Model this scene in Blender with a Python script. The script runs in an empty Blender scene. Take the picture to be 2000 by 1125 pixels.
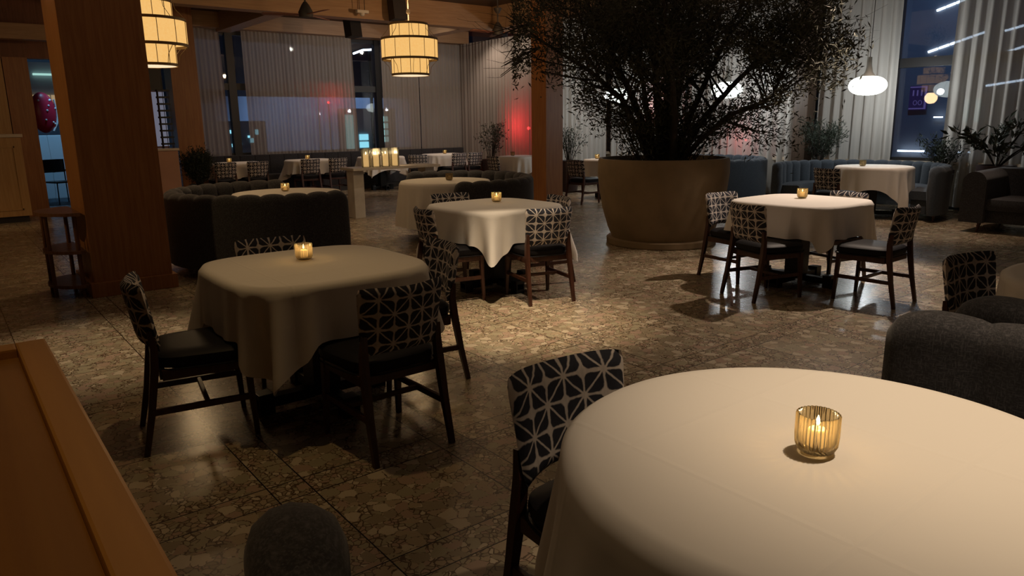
import bpy, bmesh, math, random
import numpy as np
from mathutils import Vector, Matrix
random.seed(7)
D = bpy.data
C = bpy.context.scene.collection
PI = math.pi
R = math.radians

# ------------------------------------------------------------------ materials
def mat(name):
    m = D.materials.new(name); m.use_nodes = True
    nt = m.node_tree; nt.nodes.clear()
    out = nt.nodes.new('ShaderNodeOutputMaterial')
    return m, nt, out

def nd(nt, t, **kw):
    n = nt.nodes.new(t)
    for k, v in kw.items():
        if k == 'op': n.operation = v
        elif k in n.inputs.keys(): n.inputs[k].default_value = v
        else: setattr(n, k, v)
    return n

def link(nt, a, b): nt.links.new(a, b)

def M2(nt, op, a, b=None, c=None, clamp=False):
    n = nt.nodes.new('ShaderNodeMath'); n.operation = op; n.use_clamp = clamp
    for i, x in enumerate((a, b, c)):
        if x is None: continue
        if isinstance(x, (int, float)): n.inputs[i].default_value = x
        else: nt.links.new(x, n.inputs[i])
    return n.outputs[0]

def mixc(nt, f, a, b):
    n = nt.nodes.new('ShaderNodeMix'); n.data_type = 'RGBA'
    for s, x in ((n.inputs[0], f), (n.inputs[6], a), (n.inputs[7], b)):
        if isinstance(x, (int, float)): s.default_value = x
        elif isinstance(x, tuple): s.default_value = (*x, 1) if len(x) == 3 else x
        else: nt.links.new(x, s)
    return n.outputs[2]

def simple(name, col, rough=.6, metal=0, noise=0, nscale=8, stretch=(1, 1, 1), spec=.5, col2=None, bump=0):
    m, nt, out = mat(name)
    p = nd(nt, 'ShaderNodeBsdfPrincipled'); p.inputs['Roughness'].default_value = rough
    p.inputs['Metallic'].default_value = metal
    p.inputs['Specular IOR Level'].default_value = spec
    if noise or col2:
        tc = nd(nt, 'ShaderNodeTexCoord'); mp = nd(nt, 'ShaderNodeMapping')
        mp.inputs['Scale'].default_value = stretch
        link(nt, tc.outputs['Object'], mp.inputs[0])
        ns = nd(nt, 'ShaderNodeTexNoise'); ns.inputs['Scale'].default_value = nscale; ns.inputs['Detail'].default_value = 5
        link(nt, mp.outputs[0], ns.inputs[0])
        c2 = col2 or tuple(c * (1 - noise) for c in col)
        f = nd(nt, 'ShaderNodeMapRange'); f.inputs[1].default_value = .3; f.inputs[2].default_value = .7
        link(nt, ns.outputs[0], f.inputs[0])
        link(nt, mixc(nt, f.outputs[0], col, c2), p.inputs['Base Color'])
        if bump:
            b = nd(nt, 'ShaderNodeBump'); b.inputs['Strength'].default_value = bump; b.inputs['Distance'].default_value = .01
            link(nt, ns.outputs[0], b.inputs['Height']); link(nt, b.outputs[0], p.inputs['Normal'])
    else:
        p.inputs['Base Color'].default_value = (*col, 1)
    link(nt, p.outputs[0], out.inputs[0])
    return m

def emis(name, col, s, diff=None):
    m, nt, out = mat(name)
    e = nd(nt, 'ShaderNodeEmission'); e.inputs[0].default_value = (*col, 1); e.inputs[1].default_value = s
    link(nt, e.outputs[0], out.inputs[0])
    return m

def floor_mat():
    m, nt, out = mat('terrazzo_slabs')
    tc = nd(nt, 'ShaderNodeTexCoord'); sp = nd(nt, 'ShaderNodeSeparateXYZ'); link(nt, tc.outputs['Object'], sp.inputs[0])
    per = .772; w = .150
    def lines(x, off):
        t = M2(nt, 'SUBTRACT', x, off)
        fr = M2(nt, 'SUBTRACT', t, M2(nt, 'MULTIPLY', M2(nt, 'FLOOR', M2(nt, 'DIVIDE', t, per)), per))
        l0 = M2(nt, 'MINIMUM', fr, M2(nt, 'SUBTRACT', per, fr))
        l1 = M2(nt, 'ABSOLUTE', M2(nt, 'SUBTRACT', fr, w))
        line = M2(nt, 'LESS_THAN', M2(nt, 'MINIMUM', l0, l1), .0028)
        band = M2(nt, 'LESS_THAN', fr, w)
        cell = M2(nt, 'FLOOR', M2(nt, 'DIVIDE', t, per))
        return line, band, cell
    lx, bx, cx = lines(sp.outputs[0], .885); ly, by, cy = lines(sp.outputs[1], 2.648)
    line = M2(nt, 'MAXIMUM', lx, ly); band = M2(nt, 'MAXIMUM', bx, by)
    # slab offsets so that the chips do not run on across joints
    shift = nd(nt, 'ShaderNodeCombineXYZ')
    link(nt, M2(nt, 'MULTIPLY', cx, 3.7), shift.inputs[0]); link(nt, M2(nt, 'MULTIPLY', cy, 5.3), shift.inputs[1])
    link(nt, M2(nt, 'ADD', M2(nt, 'MULTIPLY', bx, 7.1), M2(nt, 'MULTIPLY', by, 3.3)), shift.inputs[2])
    ad = nd(nt, 'ShaderNodeVectorMath'); ad.operation = 'ADD'
    link(nt, tc.outputs['Object'], ad.inputs[0]); link(nt, shift.outputs[0], ad.inputs[1])
    nz = nd(nt, 'ShaderNodeTexNoise'); nz.inputs['Scale'].default_value = 14; nz.inputs['Detail'].default_value = 3
    link(nt, ad.outputs[0], nz.inputs[0])
    sc = nd(nt, 'ShaderNodeVectorMath'); sc.operation = 'SCALE'; sc.inputs['Scale'].default_value = .045
    link(nt, nz.outputs['Color'], sc.inputs[0])
    ad2 = nd(nt, 'ShaderNodeVectorMath'); ad2.operation = 'ADD'
    link(nt, ad.outputs[0], ad2.inputs[0]); link(nt, sc.outputs[0], ad2.inputs[1])
    def chips(scale, thr):
        v = nd(nt, 'ShaderNodeTexVoronoi'); v.feature = 'F1'; v.inputs['Scale'].default_value = scale
        e = nd(nt, 'ShaderNodeTexVoronoi'); e.feature = 'DISTANCE_TO_EDGE'; e.inputs['Scale'].default_value = scale
        link(nt, ad2.outputs[0], v.inputs[0]); link(nt, ad2.outputs[0], e.inputs[0])
        s = nd(nt, 'ShaderNodeSeparateColor'); link(nt, v.outputs['Color'], s.inputs[0])
        return s.outputs[0], s.outputs[1], M2(nt, 'GREATER_THAN', e.outputs['Distance'], thr)
    a1, a2, am = chips(17, .045); b1, b2, bm = chips(38, .07)
    big = M2(nt, 'GREATER_THAN', a2, M2(nt, 'ADD', .28, M2(nt, 'MULTIPLY', band, .42)))
    amm = M2(nt, 'MULTIPLY', am, big)
    mask = M2(nt, 'MAXIMUM', amm, bm)
    rnd = M2(nt, 'ADD', M2(nt, 'MULTIPLY', amm, a1), M2(nt, 'MULTIPLY', M2(nt, 'SUBTRACT', 1., amm), b1))
    cr = nd(nt, 'ShaderNodeValToRGB'); link(nt, rnd, cr.inputs[0])
    el = cr.color_ramp.elements; el[0].position = 0; el[0].color = (.40, .31, .20, 1); el[1].position = 1; el[1].color = (.48, .40, .28, 1)
    for pos, c in ((.2, (.30, .24, .155)), (.42, (.54, .45, .32)), (.6, (.40, .28, .20)), (.76, (.36, .31, .20))):
        x = el.new(pos); x.color = (*c, 1)
    cr.color_ramp.interpolation = 'CONSTANT'
    c = mixc(nt, mask, (.115, .076, .045), cr.outputs[0])
    c = mixc(nt, line, c, (.012, .009, .007))
    p = nd(nt, 'ShaderNodeBsdfPrincipled'); link(nt, c, p.inputs['Base Color'])
    rz = nd(nt, 'ShaderNodeTexNoise'); rz.inputs['Scale'].default_value = 1.7; link(nt, tc.outputs['Object'], rz.inputs[0])
    link(nt, M2(nt, 'ADD', .19, M2(nt, 'MULTIPLY', rz.outputs[0], .14)), p.inputs['Roughness'])
    bp = nd(nt, 'ShaderNodeBump'); bp.inputs['Strength'].default_value = .12; bp.inputs['Distance'].default_value = .004
    link(nt, mask, bp.inputs['Height']); link(nt, bp.outputs[0], p.inputs['Normal'])
    link(nt, p.outputs[0], out.inputs[0])
    return m

def shibori_mat():
    m, nt, out = mat('shibori_fabric')
    tc = nd(nt, 'ShaderNodeTexCoord')
    nz = nd(nt, 'ShaderNodeTexNoise'); nz.inputs['Scale'].default_value = 22; nz.inputs['Detail'].default_value = 4
    link(nt, tc.outputs['Object'], nz.inputs[0])
    nsep = nd(nt, 'ShaderNodeSeparateColor'); link(nt, nz.outputs['Color'], nsep.inputs[0])
    sp = nd(nt, 'ShaderNodeSeparateXYZ'); link(nt, tc.outputs['Object'], sp.inputs[0])
    cell = .138
    def fold(x, off, n):
        v = M2(nt, 'ADD', x, M2(nt, 'MULTIPLY', M2(nt, 'SUBTRACT', n, .5), .011))
        f = M2(nt, 'ABSOLUTE', M2(nt, 'SUBTRACT', M2(nt, 'FRACT', M2(nt, 'ADD', M2(nt, 'DIVIDE', v, cell), off)), .5))
        return f            # 0 at node centre, .5 midway
    a = fold(sp.outputs[0], .5, nsep.outputs[0]); b = fold(sp.outputs[2], .12, nsep.outputs[1])
    # petal centred on (.25,.25), long axis along the diagonal that runs to the node
    da = M2(nt, 'SUBTRACT', a, .25); db = M2(nt, 'SUBTRACT', b, .25)
    d1 = M2(nt, 'DIVIDE', M2(nt, 'ADD', da, db), 1.414); d2 = M2(nt, 'DIVIDE', M2(nt, 'SUBTRACT', da, db), 1.414)
    q1 = M2(nt, 'DIVIDE', M2(nt, 'ABSOLUTE', d1), .285); q2 = M2(nt, 'DIVIDE', M2(nt, 'ABSOLUTE', d2), .25)
    r = M2(nt, 'ADD', M2(nt, 'ADD', M2(nt, 'POWER', q1, 2.3), M2(nt, 'POWER', q2, 2.)), M2(nt, 'MULTIPLY', M2(nt, 'SUBTRACT', nsep.outputs[2], .5), 1.1))
    petal = nd(nt, 'ShaderNodeMapRange'); petal.inputs[1].default_value = 1.08; petal.inputs[2].default_value = .84
    link(nt, r, petal.inputs[0])
    ray = nd(nt, 'ShaderNodeMapRange'); ray.inputs[1].default_value = .010; ray.inputs[2].default_value = .030
    link(nt, M2(nt, 'ABSOLUTE', d2), ray.inputs[0])
    gate = nd(nt, 'ShaderNodeMapRange'); gate.inputs[1].default_value = .232; gate.inputs[2].default_value = .205
    edge = M2(nt, 'ADD', M2(nt, 'MAXIMUM', M2(nt, 'ABSOLUTE', da), M2(nt, 'ABSOLUTE', db)), M2(nt, 'MULTIPLY', M2(nt, 'SUBTRACT', nsep.outputs[2], .5), .09))
    link(nt, edge, gate.inputs[0])
    dark = M2(nt, 'MULTIPLY', M2(nt, 'MULTIPLY', petal.outputs[0], gate.outputs[0]), ray.outputs[0])
    streak = nd(nt, 'ShaderNodeTexNoise'); streak.inputs['Scale'].default_value = 60; streak.inputs['Detail'].default_value = 3
    mp = nd(nt, 'ShaderNodeMapping'); mp.inputs['Scale'].default_value = (1, 1, .22)
    link(nt, tc.outputs['Object'], mp.inputs[0]); link(nt, mp.outputs[0], streak.inputs[0])
    light = mixc(nt, streak.outputs[0], (.84, .76, .68), (.42, .38, .37))
    navy = mixc(nt, streak.outputs[0], (.012, .013, .022), (.03, .033, .05))
    p = nd(nt, 'ShaderNodeBsdfPrincipled'); p.inputs['Roughness'].default_value = .85
    link(nt, mixc(nt, dark, light, navy), p.inputs['Base Color'])
    link(nt, p.outputs[0], out.inputs[0])
    return m

def weave_mat(name, ca, cb):
    m, nt, out = mat(name)
    tc = nd(nt, 'ShaderNodeTexCoord')
    outs = []
    for s in ((55, 55, 260), (220, 220, 60)):
        mp = nd(nt, 'ShaderNodeMapping'); mp.inputs['Scale'].default_value = s
        link(nt, tc.outputs['Object'], mp.inputs[0])
        n = nd(nt, 'ShaderNodeTexNoise'); n.inputs['Scale'].default_value = 1; n.inputs['Detail'].default_value = 2
        link(nt, mp.outputs[0], n.inputs[0]); outs.append(n.outputs[0])
    f = M2(nt, 'POWER', M2(nt, 'MAXIMUM', outs[0], outs[1]), 2.2)
    mr = nd(nt, 'ShaderNodeMapRange'); mr.inputs[1].default_value = .2; mr.inputs[2].default_value = .48
    link(nt, f, mr.inputs[0])
    p = nd(nt, 'ShaderNodeBsdfPrincipled'); p.inputs['Roughness'].default_value = .9
    p.inputs['Sheen Weight'].default_value = .15
    link(nt, mixc(nt, mr.outputs[0], ca, cb), p.inputs['Base Color'])
    link(nt, p.outputs[0], out.inputs[0])
    return m

def wood_mat(name, ca, cb, rough=.45, axis=2, sc=3):
    m, nt, out = mat(name)
    tc = nd(nt, 'ShaderNodeTexCoord'); mp = nd(nt, 'ShaderNodeMapping')
    s = [14, 14, 14]; s[axis] = .7
    mp.inputs['Scale'].default_value = s
    link(nt, tc.outputs['Object'], mp.inputs[0])
    n = nd(nt, 'ShaderNodeTexNoise'); n.inputs['Scale'].default_value = sc; n.inputs['Detail'].default_value = 6
    n.inputs['Distortion'].default_value = .6
    link(nt, mp.outputs[0], n.inputs[0])
    mr = nd(nt, 'ShaderNodeMapRange'); mr.inputs[1].default_value = .32; mr.inputs[2].default_value = .68
    link(nt, n.outputs[0], mr.inputs[0])
    p = nd(nt, 'ShaderNodeBsdfPrincipled'); p.inputs['Roughness'].default_value = rough
    link(nt, mixc(nt, mr.outputs[0], ca, cb), p.inputs['Base Color'])
    link(nt, p.outputs[0], out.inputs[0])
    return m

def sheer_mat(name, col, tr, trl):
    m, nt, out = mat(name)
    tc = nd(nt, 'ShaderNodeTexCoord'); mp = nd(nt, 'ShaderNodeMapping'); mp.inputs['Scale'].default_value = (40, 40, .6)
    link(nt, tc.outputs['Object'], mp.inputs[0])
    n = nd(nt, 'ShaderNodeTexNoise'); n.inputs['Scale'].default_value = 1; link(nt, mp.outputs[0], n.inputs[0])
    c = mixc(nt, n.outputs[0], tuple(x * .82 for x in col), col)
    d = nd(nt, 'ShaderNodeBsdfDiffuse'); t = nd(nt, 'ShaderNodeBsdfTranslucent'); x = nd(nt, 'ShaderNodeBsdfTransparent')
    link(nt, c, d.inputs[0]); link(nt, c, t.inputs[0])
    m1 = nd(nt, 'ShaderNodeMixShader'); m1.inputs[0].default_value = trl
    link(nt, d.outputs[0], m1.inputs[1]); link(nt, t.outputs[0], m1.inputs[2])
    m2 = nd(nt, 'ShaderNodeMixShader'); m2.inputs[0].default_value = tr
    link(nt, m1.outputs[0], m2.inputs[1]); link(nt, x.outputs[0], m2.inputs[2])
    link(nt, m2.outputs[0], out.inputs[0])
    return m

def pane_mat(name, tint=(.85, .9, 1), refl=.12):
    m, nt, out = mat(name)
    t = nd(nt, 'ShaderNodeBsdfTransparent'); t.inputs[0].default_value = (*tint, 1)
    g = nd(nt, 'ShaderNodeBsdfGlossy'); g.inputs['Roughness'].default_value = .015
    lw = nd(nt, 'ShaderNodeLayerWeight'); lw.inputs[0].default_value = .5
    f = M2(nt, 'ADD', M2(nt, 'MULTIPLY', M2(nt, 'POWER', lw.outputs['Facing'], 5.), .94), .04 + refl, clamp=True)
    x = nd(nt, 'ShaderNodeMixShader'); link(nt, f, x.inputs[0]); link(nt, t.outputs[0], x.inputs[1]); link(nt, g.outputs[0], x.inputs[2])
    link(nt, x.outputs[0], out.inputs[0])
    return m

def cup_mat(name, tint, body):
    m, nt, out = mat(name)
    t = nd(nt, 'ShaderNodeBsdfTransparent'); t.inputs[0].default_value = (*tint, 1)
    p = nd(nt, 'ShaderNodeBsdfTranslucent'); p.inputs[0].default_value = (*body, 1)
    g = nd(nt, 'ShaderNodeBsdfGlossy'); g.inputs['Roughness'].default_value = .08
    a = nd(nt, 'ShaderNodeMixShader'); a.inputs[0].default_value = .30
    link(nt, t.outputs[0], a.inputs[1]); link(nt, p.outputs[0], a.inputs[2])
    lw = nd(nt, 'ShaderNodeFresnel'); lw.inputs[0].default_value = 1.5
    b = nd(nt, 'ShaderNodeMixShader'); link(nt, lw.outputs[0], b.inputs[0])
    link(nt, a.outputs[0], b.inputs[1]); link(nt, g.outputs[0], b.inputs[2]); link(nt, b.outputs[0], out.inputs[0])
    return m

def cloth_mat():
    m, nt, out = mat('linen_cloth')
    tc = nd(nt, 'ShaderNodeTexCoord'); sp = nd(nt, 'ShaderNodeSeparateXYZ'); link(nt, tc.outputs['Object'], sp.inputs[0])
    hs = []
    for i, offs in ((0, (-.31, .17)), (1, (-.22, .29))):
        for o in offs:
            dd = M2(nt, 'ABSOLUTE', M2(nt, 'SUBTRACT', sp.outputs[i], o))
            h = nd(nt, 'ShaderNodeMapRange'); h.inputs[1].default_value = .012; h.inputs[2].default_value = 0
            link(nt, dd, h.inputs[0]); hs.append(h.outputs[0])
    h = hs[0]
    for k in hs[1:]: h = M2(nt, 'MAXIMUM', h, k)
    n = nd(nt, 'ShaderNodeTexNoise'); n.inputs['Scale'].default_value = 5; n.inputs['Detail'].default_value = 3
    link(nt, tc.outputs['Object'], n.inputs[0])
    hh = M2(nt, 'ADD', M2(nt, 'MULTIPLY', h, .3), n.outputs[0])
    b = nd(nt, 'ShaderNodeBump'); b.inputs['Strength'].default_value = .25; b.inputs['Distance'].default_value = .012
    link(nt, hh, b.inputs['Height'])
    p = nd(nt, 'ShaderNodeBsdfPrincipled'); p.inputs['Roughness'].default_value = .9
    p.inputs['Base Color'].default_value = (.80, .76, .70, 1); p.inputs['Specular IOR Level'].default_value = .15
    link(nt, b.outputs[0], p.inputs['Normal']); link(nt, p.outputs[0], out.inputs[0])
    return m

def shade_mat():
    m, nt, out = mat('lantern_fabric')
    tc = nd(nt, 'ShaderNodeTexCoord')
    n = nd(nt, 'ShaderNodeTexNoise'); n.inputs['Scale'].default_value = 45; n.inputs['Detail'].default_value = 5
    link(nt, tc.outputs['Object'], n.inputs[0])
    c = mixc(nt, n.outputs[0], (.96, .49, .13), (1., .62, .22))
    e = nd(nt, 'ShaderNodeEmission'); link(nt, c, e.inputs[0]); e.inputs[1].default_value = .92
    link(nt, e.outputs[0], out.inputs[0])
    return m

MT = {}
MT['floor'] = floor_mat()
MT['shibori'] = shibori_mat()
MT['booth'] = weave_mat('slate_weave', (.019, .019, .023), (.075, .072, .08))
MT['booth2'] = weave_mat('blue_grey_weave', (.030, .039, .052), (.062, .078, .098))
MT['leather'] = simple('dark_leather', (.013, .012, .014), .52, noise=.3, nscale=12, spec=.13)
MT['chairwood'] = wood_mat('walnut_stain', (.085, .032, .018), (.05, .018, .01), .4)
MT['maple'] = wood_mat('amber_maple', (.36, .155, .05), (.26, .10, .03), .42)
MT['maple_x'] = wood_mat('amber_maple_beam', (.42, .26, .14), (.33, .19, .10), .5, axis=0)
MT['maple_y'] = wood_mat('amber_maple_beam_cross', (.46, .31, .19), (.38, .25, .15), .5, axis=1)
MT['ledge'] = wood_mat('honey_oak', (.52, .25, .055), (.40, .18, .035), .38, axis=1, sc=1.2)
MT['ledge_groove'] = wood_mat('honey_oak_inset', (.36, .165, .03), (.25, .105, .018), .38, axis=1, sc=1.2)
MT['stand'] = wood_mat('brown_oak', (.22, .10, .045), (.14, .06, .025), .45)
MT['umber'] = wood_mat('umber_panel', (.11, .07, .045), (.07, .045, .03), .5)
MT['cloth'] = cloth_mat()
MT['ceiling'] = simple('dark_brown_ceiling', (.10, .055, .03), .8, noise=.3, nscale=3)
MT['plaster'] = simple('brown_plaster', (.32, .19, .10), .8, noise=.2, nscale=2)
MT['wallred'] = wood_mat('red_brown_panel', (.22, .08, .035), (.15, .05, .02), .5)
MT['cabinet'] = wood_mat('pale_amber_panel', (.55, .33, .13), (.45, .25, .09), .5)
MT['cream'] = simple('cream_paint', (.55, .52, .42), .6, noise=.1)
MT['stone'] = simple('pale_stone', (.72, .60, .46), .35, noise=.25, nscale=6)
MT['blush'] = simple('blush_panel', (.50, .27, .17), .7, noise=.15, nscale=3)
MT['concrete'] = simple('sandy_concrete', (.27, .19, .105), .8, noise=.25, nscale=4, bump=.3)
MT['soil'] = simple('dark_soil', (.05, .035, .022), .95, noise=.4, nscale=30)
MT['bark'] = simple('olive_bark', (.035, .026, .019), .9, noise=.5, nscale=14, stretch=(1, 1, .3), bump=.5)
MT['leaf'] = simple('olive_leaf', (.050, .050, .028), .75, noise=.5, nscale=9)
MT['leaf2'] = simple('deep_green_leaf', (.035, .05, .03), .7, noise=.4, nscale=9)
MT['leaf3'] = simple('broad_leaf', (.065, .08, .055), .6, noise=.4, nscale=7)
MT['potdark'] = simple('dark_glazed_pot', (.055, .03, .03), .4, noise=.3)
MT['black'] = simple('black_metal', (.012, .012, .013), .4, metal=.3)
MT['blackpl'] = simple('black_housing', (.03, .025, .022), .6)
MT['frame'] = simple('window_frame', (.012, .012, .014), .45)
MT['marble'] = simple('white_marble', (.70, .66, .60), .25, col2=(.48, .44, .40), nscale=3)
MT['sheerL'] = sheer_mat('sheer_voile', (.70, .62, .54), .21, .45)
MT['sheerR'] = sheer_mat('linen_drape', (.74, .70, .64), .08, .30)
MT['pane'] = pane_mat('window_pane', (.92, .95, 1), .015)
MT['amber'] = cup_mat('amber_glass', (.93, .85, .66), (.46, .38, .25))
MT['clear'] = cup_mat('clear_glass', (.97, .97, .95), (.8, .8, .75))
MT['wax'] = simple('ivory_wax', (.85, .72, .48), .5)
MT['waxlit'] = None
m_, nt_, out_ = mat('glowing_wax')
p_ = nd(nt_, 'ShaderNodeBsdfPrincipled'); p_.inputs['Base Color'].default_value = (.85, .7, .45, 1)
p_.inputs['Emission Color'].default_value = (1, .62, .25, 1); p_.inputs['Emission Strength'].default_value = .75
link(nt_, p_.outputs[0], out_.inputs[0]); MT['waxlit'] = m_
MT['flame'] = emis('flame', (1, .80, .46), 12)
MT['shade'] = shade_mat()
MT['shadeband'] = simple('olive_band', (.16, .10, .035), .6)
MT['pend'] = emis('opal_pendant', (.93, 1, .92), 3.6)
MT['pendcap'] = simple('grey_fabric_cone', (.30, .29, .27), .7)
MT['asphalt'] = simple('night_pavement', (.06, .08, .10), .7, noise=.3)
MT['bluewall'] = simple('white_barrier', (.80, .86, .90), .6)
MT['facade'] = simple('facade_render', (.16, .17, .19), .8, noise=.2, nscale=1)
MT['facade_l'] = simple('pale_facade', (.55, .58, .62), .8, noise=.2, nscale=1)
MT['led'] = emis('led_strip', (.75, .88, 1), 6)
MT['cyanlight'] = emis('cyan_window_light', (.35, .85, .95), 1.0)
MT['mintlight'] = emis('mint_window_light', (.45, .80, .72), .8)
MT['redlamp'] = emis('red_lamp', (1, .03, .03), 12)
MT['purple'] = emis('purple_sign', (.08, .06, .26), .14)
MT['purple_l'] = emis('purple_letter', (.24, .19, .56), .28)
MT['red'] = simple('red_vinyl', (.55, .02, .05), .35)
MT['white'] = simple('white_vinyl', (.8, .8, .82), .5)
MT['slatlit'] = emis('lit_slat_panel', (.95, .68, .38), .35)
MT['opal_dim'] = simple('white_plastic', (.7, .66, .6), .5)

# ------------------------------------------------------------------ mesh helpers
def bm_new(): return bmesh.new()

def box(bm, x0, x1, y0, y1, z0, z1, bev=0):
    r = bmesh.ops.create_cube(bm, size=1, matrix=Matrix.Translation(((x0 + x1) / 2, (y0 + y1) / 2, (z0 + z1) / 2)) @ Matrix.Diagonal((x1 - x0, y1 - y0, z1 - z0, 1)))
    if bev:
        es = set()
        for v in r['verts']:
            for e in v.link_edges: es.add(e)
        bmesh.ops.bevel(bm, geom=list(es), offset=bev, segments=2, profile=.7, affect='EDGES')
    return bm

def tube(bm, pts, rads, n=8, caps=True, square=False):
    pts = [Vector(p) for p in pts]
    if not hasattr(rads, '__len__'): rads = [rads] * len(pts)
    rings = []
    up = Vector((0, 0, 1))
    prev = None
    for i, p in enumerate(pts):
        d = (pts[min(i + 1, len(pts) - 1)] - pts[max(i - 1, 0)])
        if d.length < 1e-9: d = Vector((0, 0, 1))
        d.normalize()
        if prev is None:
            a = d.cross(Vector((0, 1, 0)) if abs(d.z) > .5 else up); a.normalize()
        else:
            a = prev - d * prev.dot(d); a.normalize()
        prev = a
        b = d.cross(a)
        ring = []
        for k in range(n):
            t = 2 * PI * k / n + (PI / 4 if square else 0)
            rr = rads[i] * (1.25 if square else 1)
            ring.append(bm.verts.new(p + (a * math.cos(t) + b * math.sin(t)) * rr))
        rings.append(ring)
    for i in range(len(rings) - 1):
        for k in range(n):
            bm.faces.new((rings[i][k], rings[i][(k + 1) % n], rings[i + 1][(k + 1) % n], rings[i + 1][k]))
    if caps:
        bm.faces.new(rings[0][::-1]); bm.faces.new(rings[-1])
    return bm

def lathe(bm, prof, n=32, c=(0, 0), close=False, rib=None):
    rings = []
    for j, (r, z) in enumerate(prof):
        ring = []
        for k in range(n):
            t = 2 * PI * k / n
            rr = r * (rib(t) if rib else 1)
            ring.append(bm.verts.new((c[0] + rr * math.cos(t), c[1] + rr * math.sin(t), z)))
        rings.append(ring)
    m = len(rings)
    for j in range(m - 1 if not close else m):
        a, b = rings[j], rings[(j + 1) % m]
        for k in range(n):
            bm.faces.new((a[k], a[(k + 1) % n], b[(k + 1) % n], b[k]))
    if not close:
        if prof[0][0] > 1e-4: bm.faces.new(rings[0][::-1])
        if prof[-1][0] > 1e-4: bm.faces.new(rings[-1])
    return bm

def prism(bm, outline, z0, z1):
    a = [bm.verts.new((x, y, z0)) for x, y in outline]; b = [bm.verts.new((x, y, z1)) for x, y in outline]
    n = len(a)
    bm.faces.new(a[::-1]); bm.faces.new(b)
    for i in range(n): bm.faces.new((a[i], a[(i + 1) % n], b[(i + 1) % n], b[i]))
    return bm

def finish(o, smooth, ang=40):
    if smooth:
        for p in o.data.polygons: p.use_smooth = True
        try:
            o.data.set_sharp_from_angle(angle=R(ang))
        except Exception: pass

def obj(name, bm, m, parent=None, smooth=True, ang=40, loc=None):
    me = D.meshes.new(name)
    bmesh.ops.remove_doubles(bm, verts=bm.verts, dist=1e-5)
    bmesh.ops.recalc_face_normals(bm, faces=bm.faces)
    bm.to_mesh(me); bm.free()
    if loc is not None:
        me.transform(Matrix.Translation(-Vector(loc)))
    me.materials.append(MT[m] if isinstance(m, str) else m)
    o = D.objects.new(name, me); C.objects.link(o)
    if parent: o.parent = parent
    if loc is not None: o.location = loc
    finish(o, smooth, ang)
    return o

def tag(o, label, cat, group=None, kind=None):
    o['label'] = label; o['category'] = cat
    if group: o['group'] = group
    if kind: o['kind'] = kind
    return o

def thing(name, label, cat, loc=(0, 0, 0), rz=0, group=None):
    o = D.objects.new(name, None); o.empty_display_size = .1; C.objects.link(o)
    o.location = loc; o.rotation_euler = (0, 0, rz)
    return tag(o, label, cat, group)

def struct(name, bm, m, parent=None, smooth=False):
    o = obj(name, bm, m, parent, smooth)
    if not parent: o['kind'] = 'structure'
    return o

KIDS = {}
def kids(o):
    if o.name not in KIDS: KIDS[o.name] = list(o.children)
    return KIDS[o.name]
def copy_tree(o, parent=None):
    c = o.copy(); C.objects.link(c); c.parent = parent
    ks = [x for x in D.objects if x.parent == o]
    for ch in ks: copy_tree(ch, c)
    return c
def dup(root, loc, rz, label, group=None):
    c = copy_tree(root); c.location = loc; c.rotation_euler = (0, 0, rz); c['label'] = label
    if group: c['group'] = group
    return c

# ------------------------------------------------------------------ room shell
CEIL = 3.72
WL = 16.3      # far window wall (y)
b = bm_new(); box(b, -3.2, 13.2, -3.2, 16.6, -.12, 0); struct('floor', b, 'floor')
b = bm_new(); box(b, -3.2, 13.3, -3.2, 16.6, CEIL, CEIL + .12); struct('ceiling', b, 'ceiling')
b = bm_new(); box(b, -3.2, -3.0, -3.2, 16.5, 0, CEIL); struct('wall_left', b, 'plaster')
b = bm_new(); box(b, -3.0, 13.1, -3.2, -3.0, 0, CEIL); struct('wall_near', b, 'plaster')
# wall with the exit doorway, door opening x 1.46..2.3
b = bm_new()
box(b, -3.0, 1.12, 15.0, 15.2, 0, CEIL); box(b, 2.35, 3.55, 15.0, 15.2, 0, CEIL)
box(b, 1.12, 2.35, 15.0, 15.2, 2.62, CEIL)
struct('wall_doorway', b, 'wallred')
b = bm_new(); box(b, 1.12, 1.47, 14.86, 15.2, 0, 2.62); struct('trim_1', b, 'maple')
b = bm_new(); box(b, 4.05, 4.2, 15.55, 16.3, 0, CEIL); struct('wall_return', b, 'plaster')

# far window wall: sill wall, head wall, frames, glass
def window_wall_x(name, x0, x1, y, mull, sillz=.82, headz=3.42, trz=(2.22, 2.36)):
    b = bm_new(); box(b, x0, x1, y, y + .15, 0, sillz); box(b, x0, x1, y, y + .15, headz, CEIL); struct('wall_' + name, b, 'plaster')
    f = bm_new()
    box(f, x0, x1, y + .02, y + .10, sillz, sillz + .08); box(f, x0, x1, y + .02, y + .10, headz - .08, headz)
    box(f, x0, x1, y + .0, y + .12, *trz)
    for a, c in mull: box(f, a, c, y - .02, y + .12, sillz, headz)
    return f
f = window_wall_x('far', 4.2, 11.2, WL, [(4.2, 4.3), (5.17, 5.33), (8.65, 8.80), (11.08, 11.2)])
w1 = struct('window_1', f, 'frame')
b = bm_new(); box(b, 4.2, 11.2, WL + .055, WL + .065, .82, 3.42); obj('pane', b, 'pane', w1, smooth=False)

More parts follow.
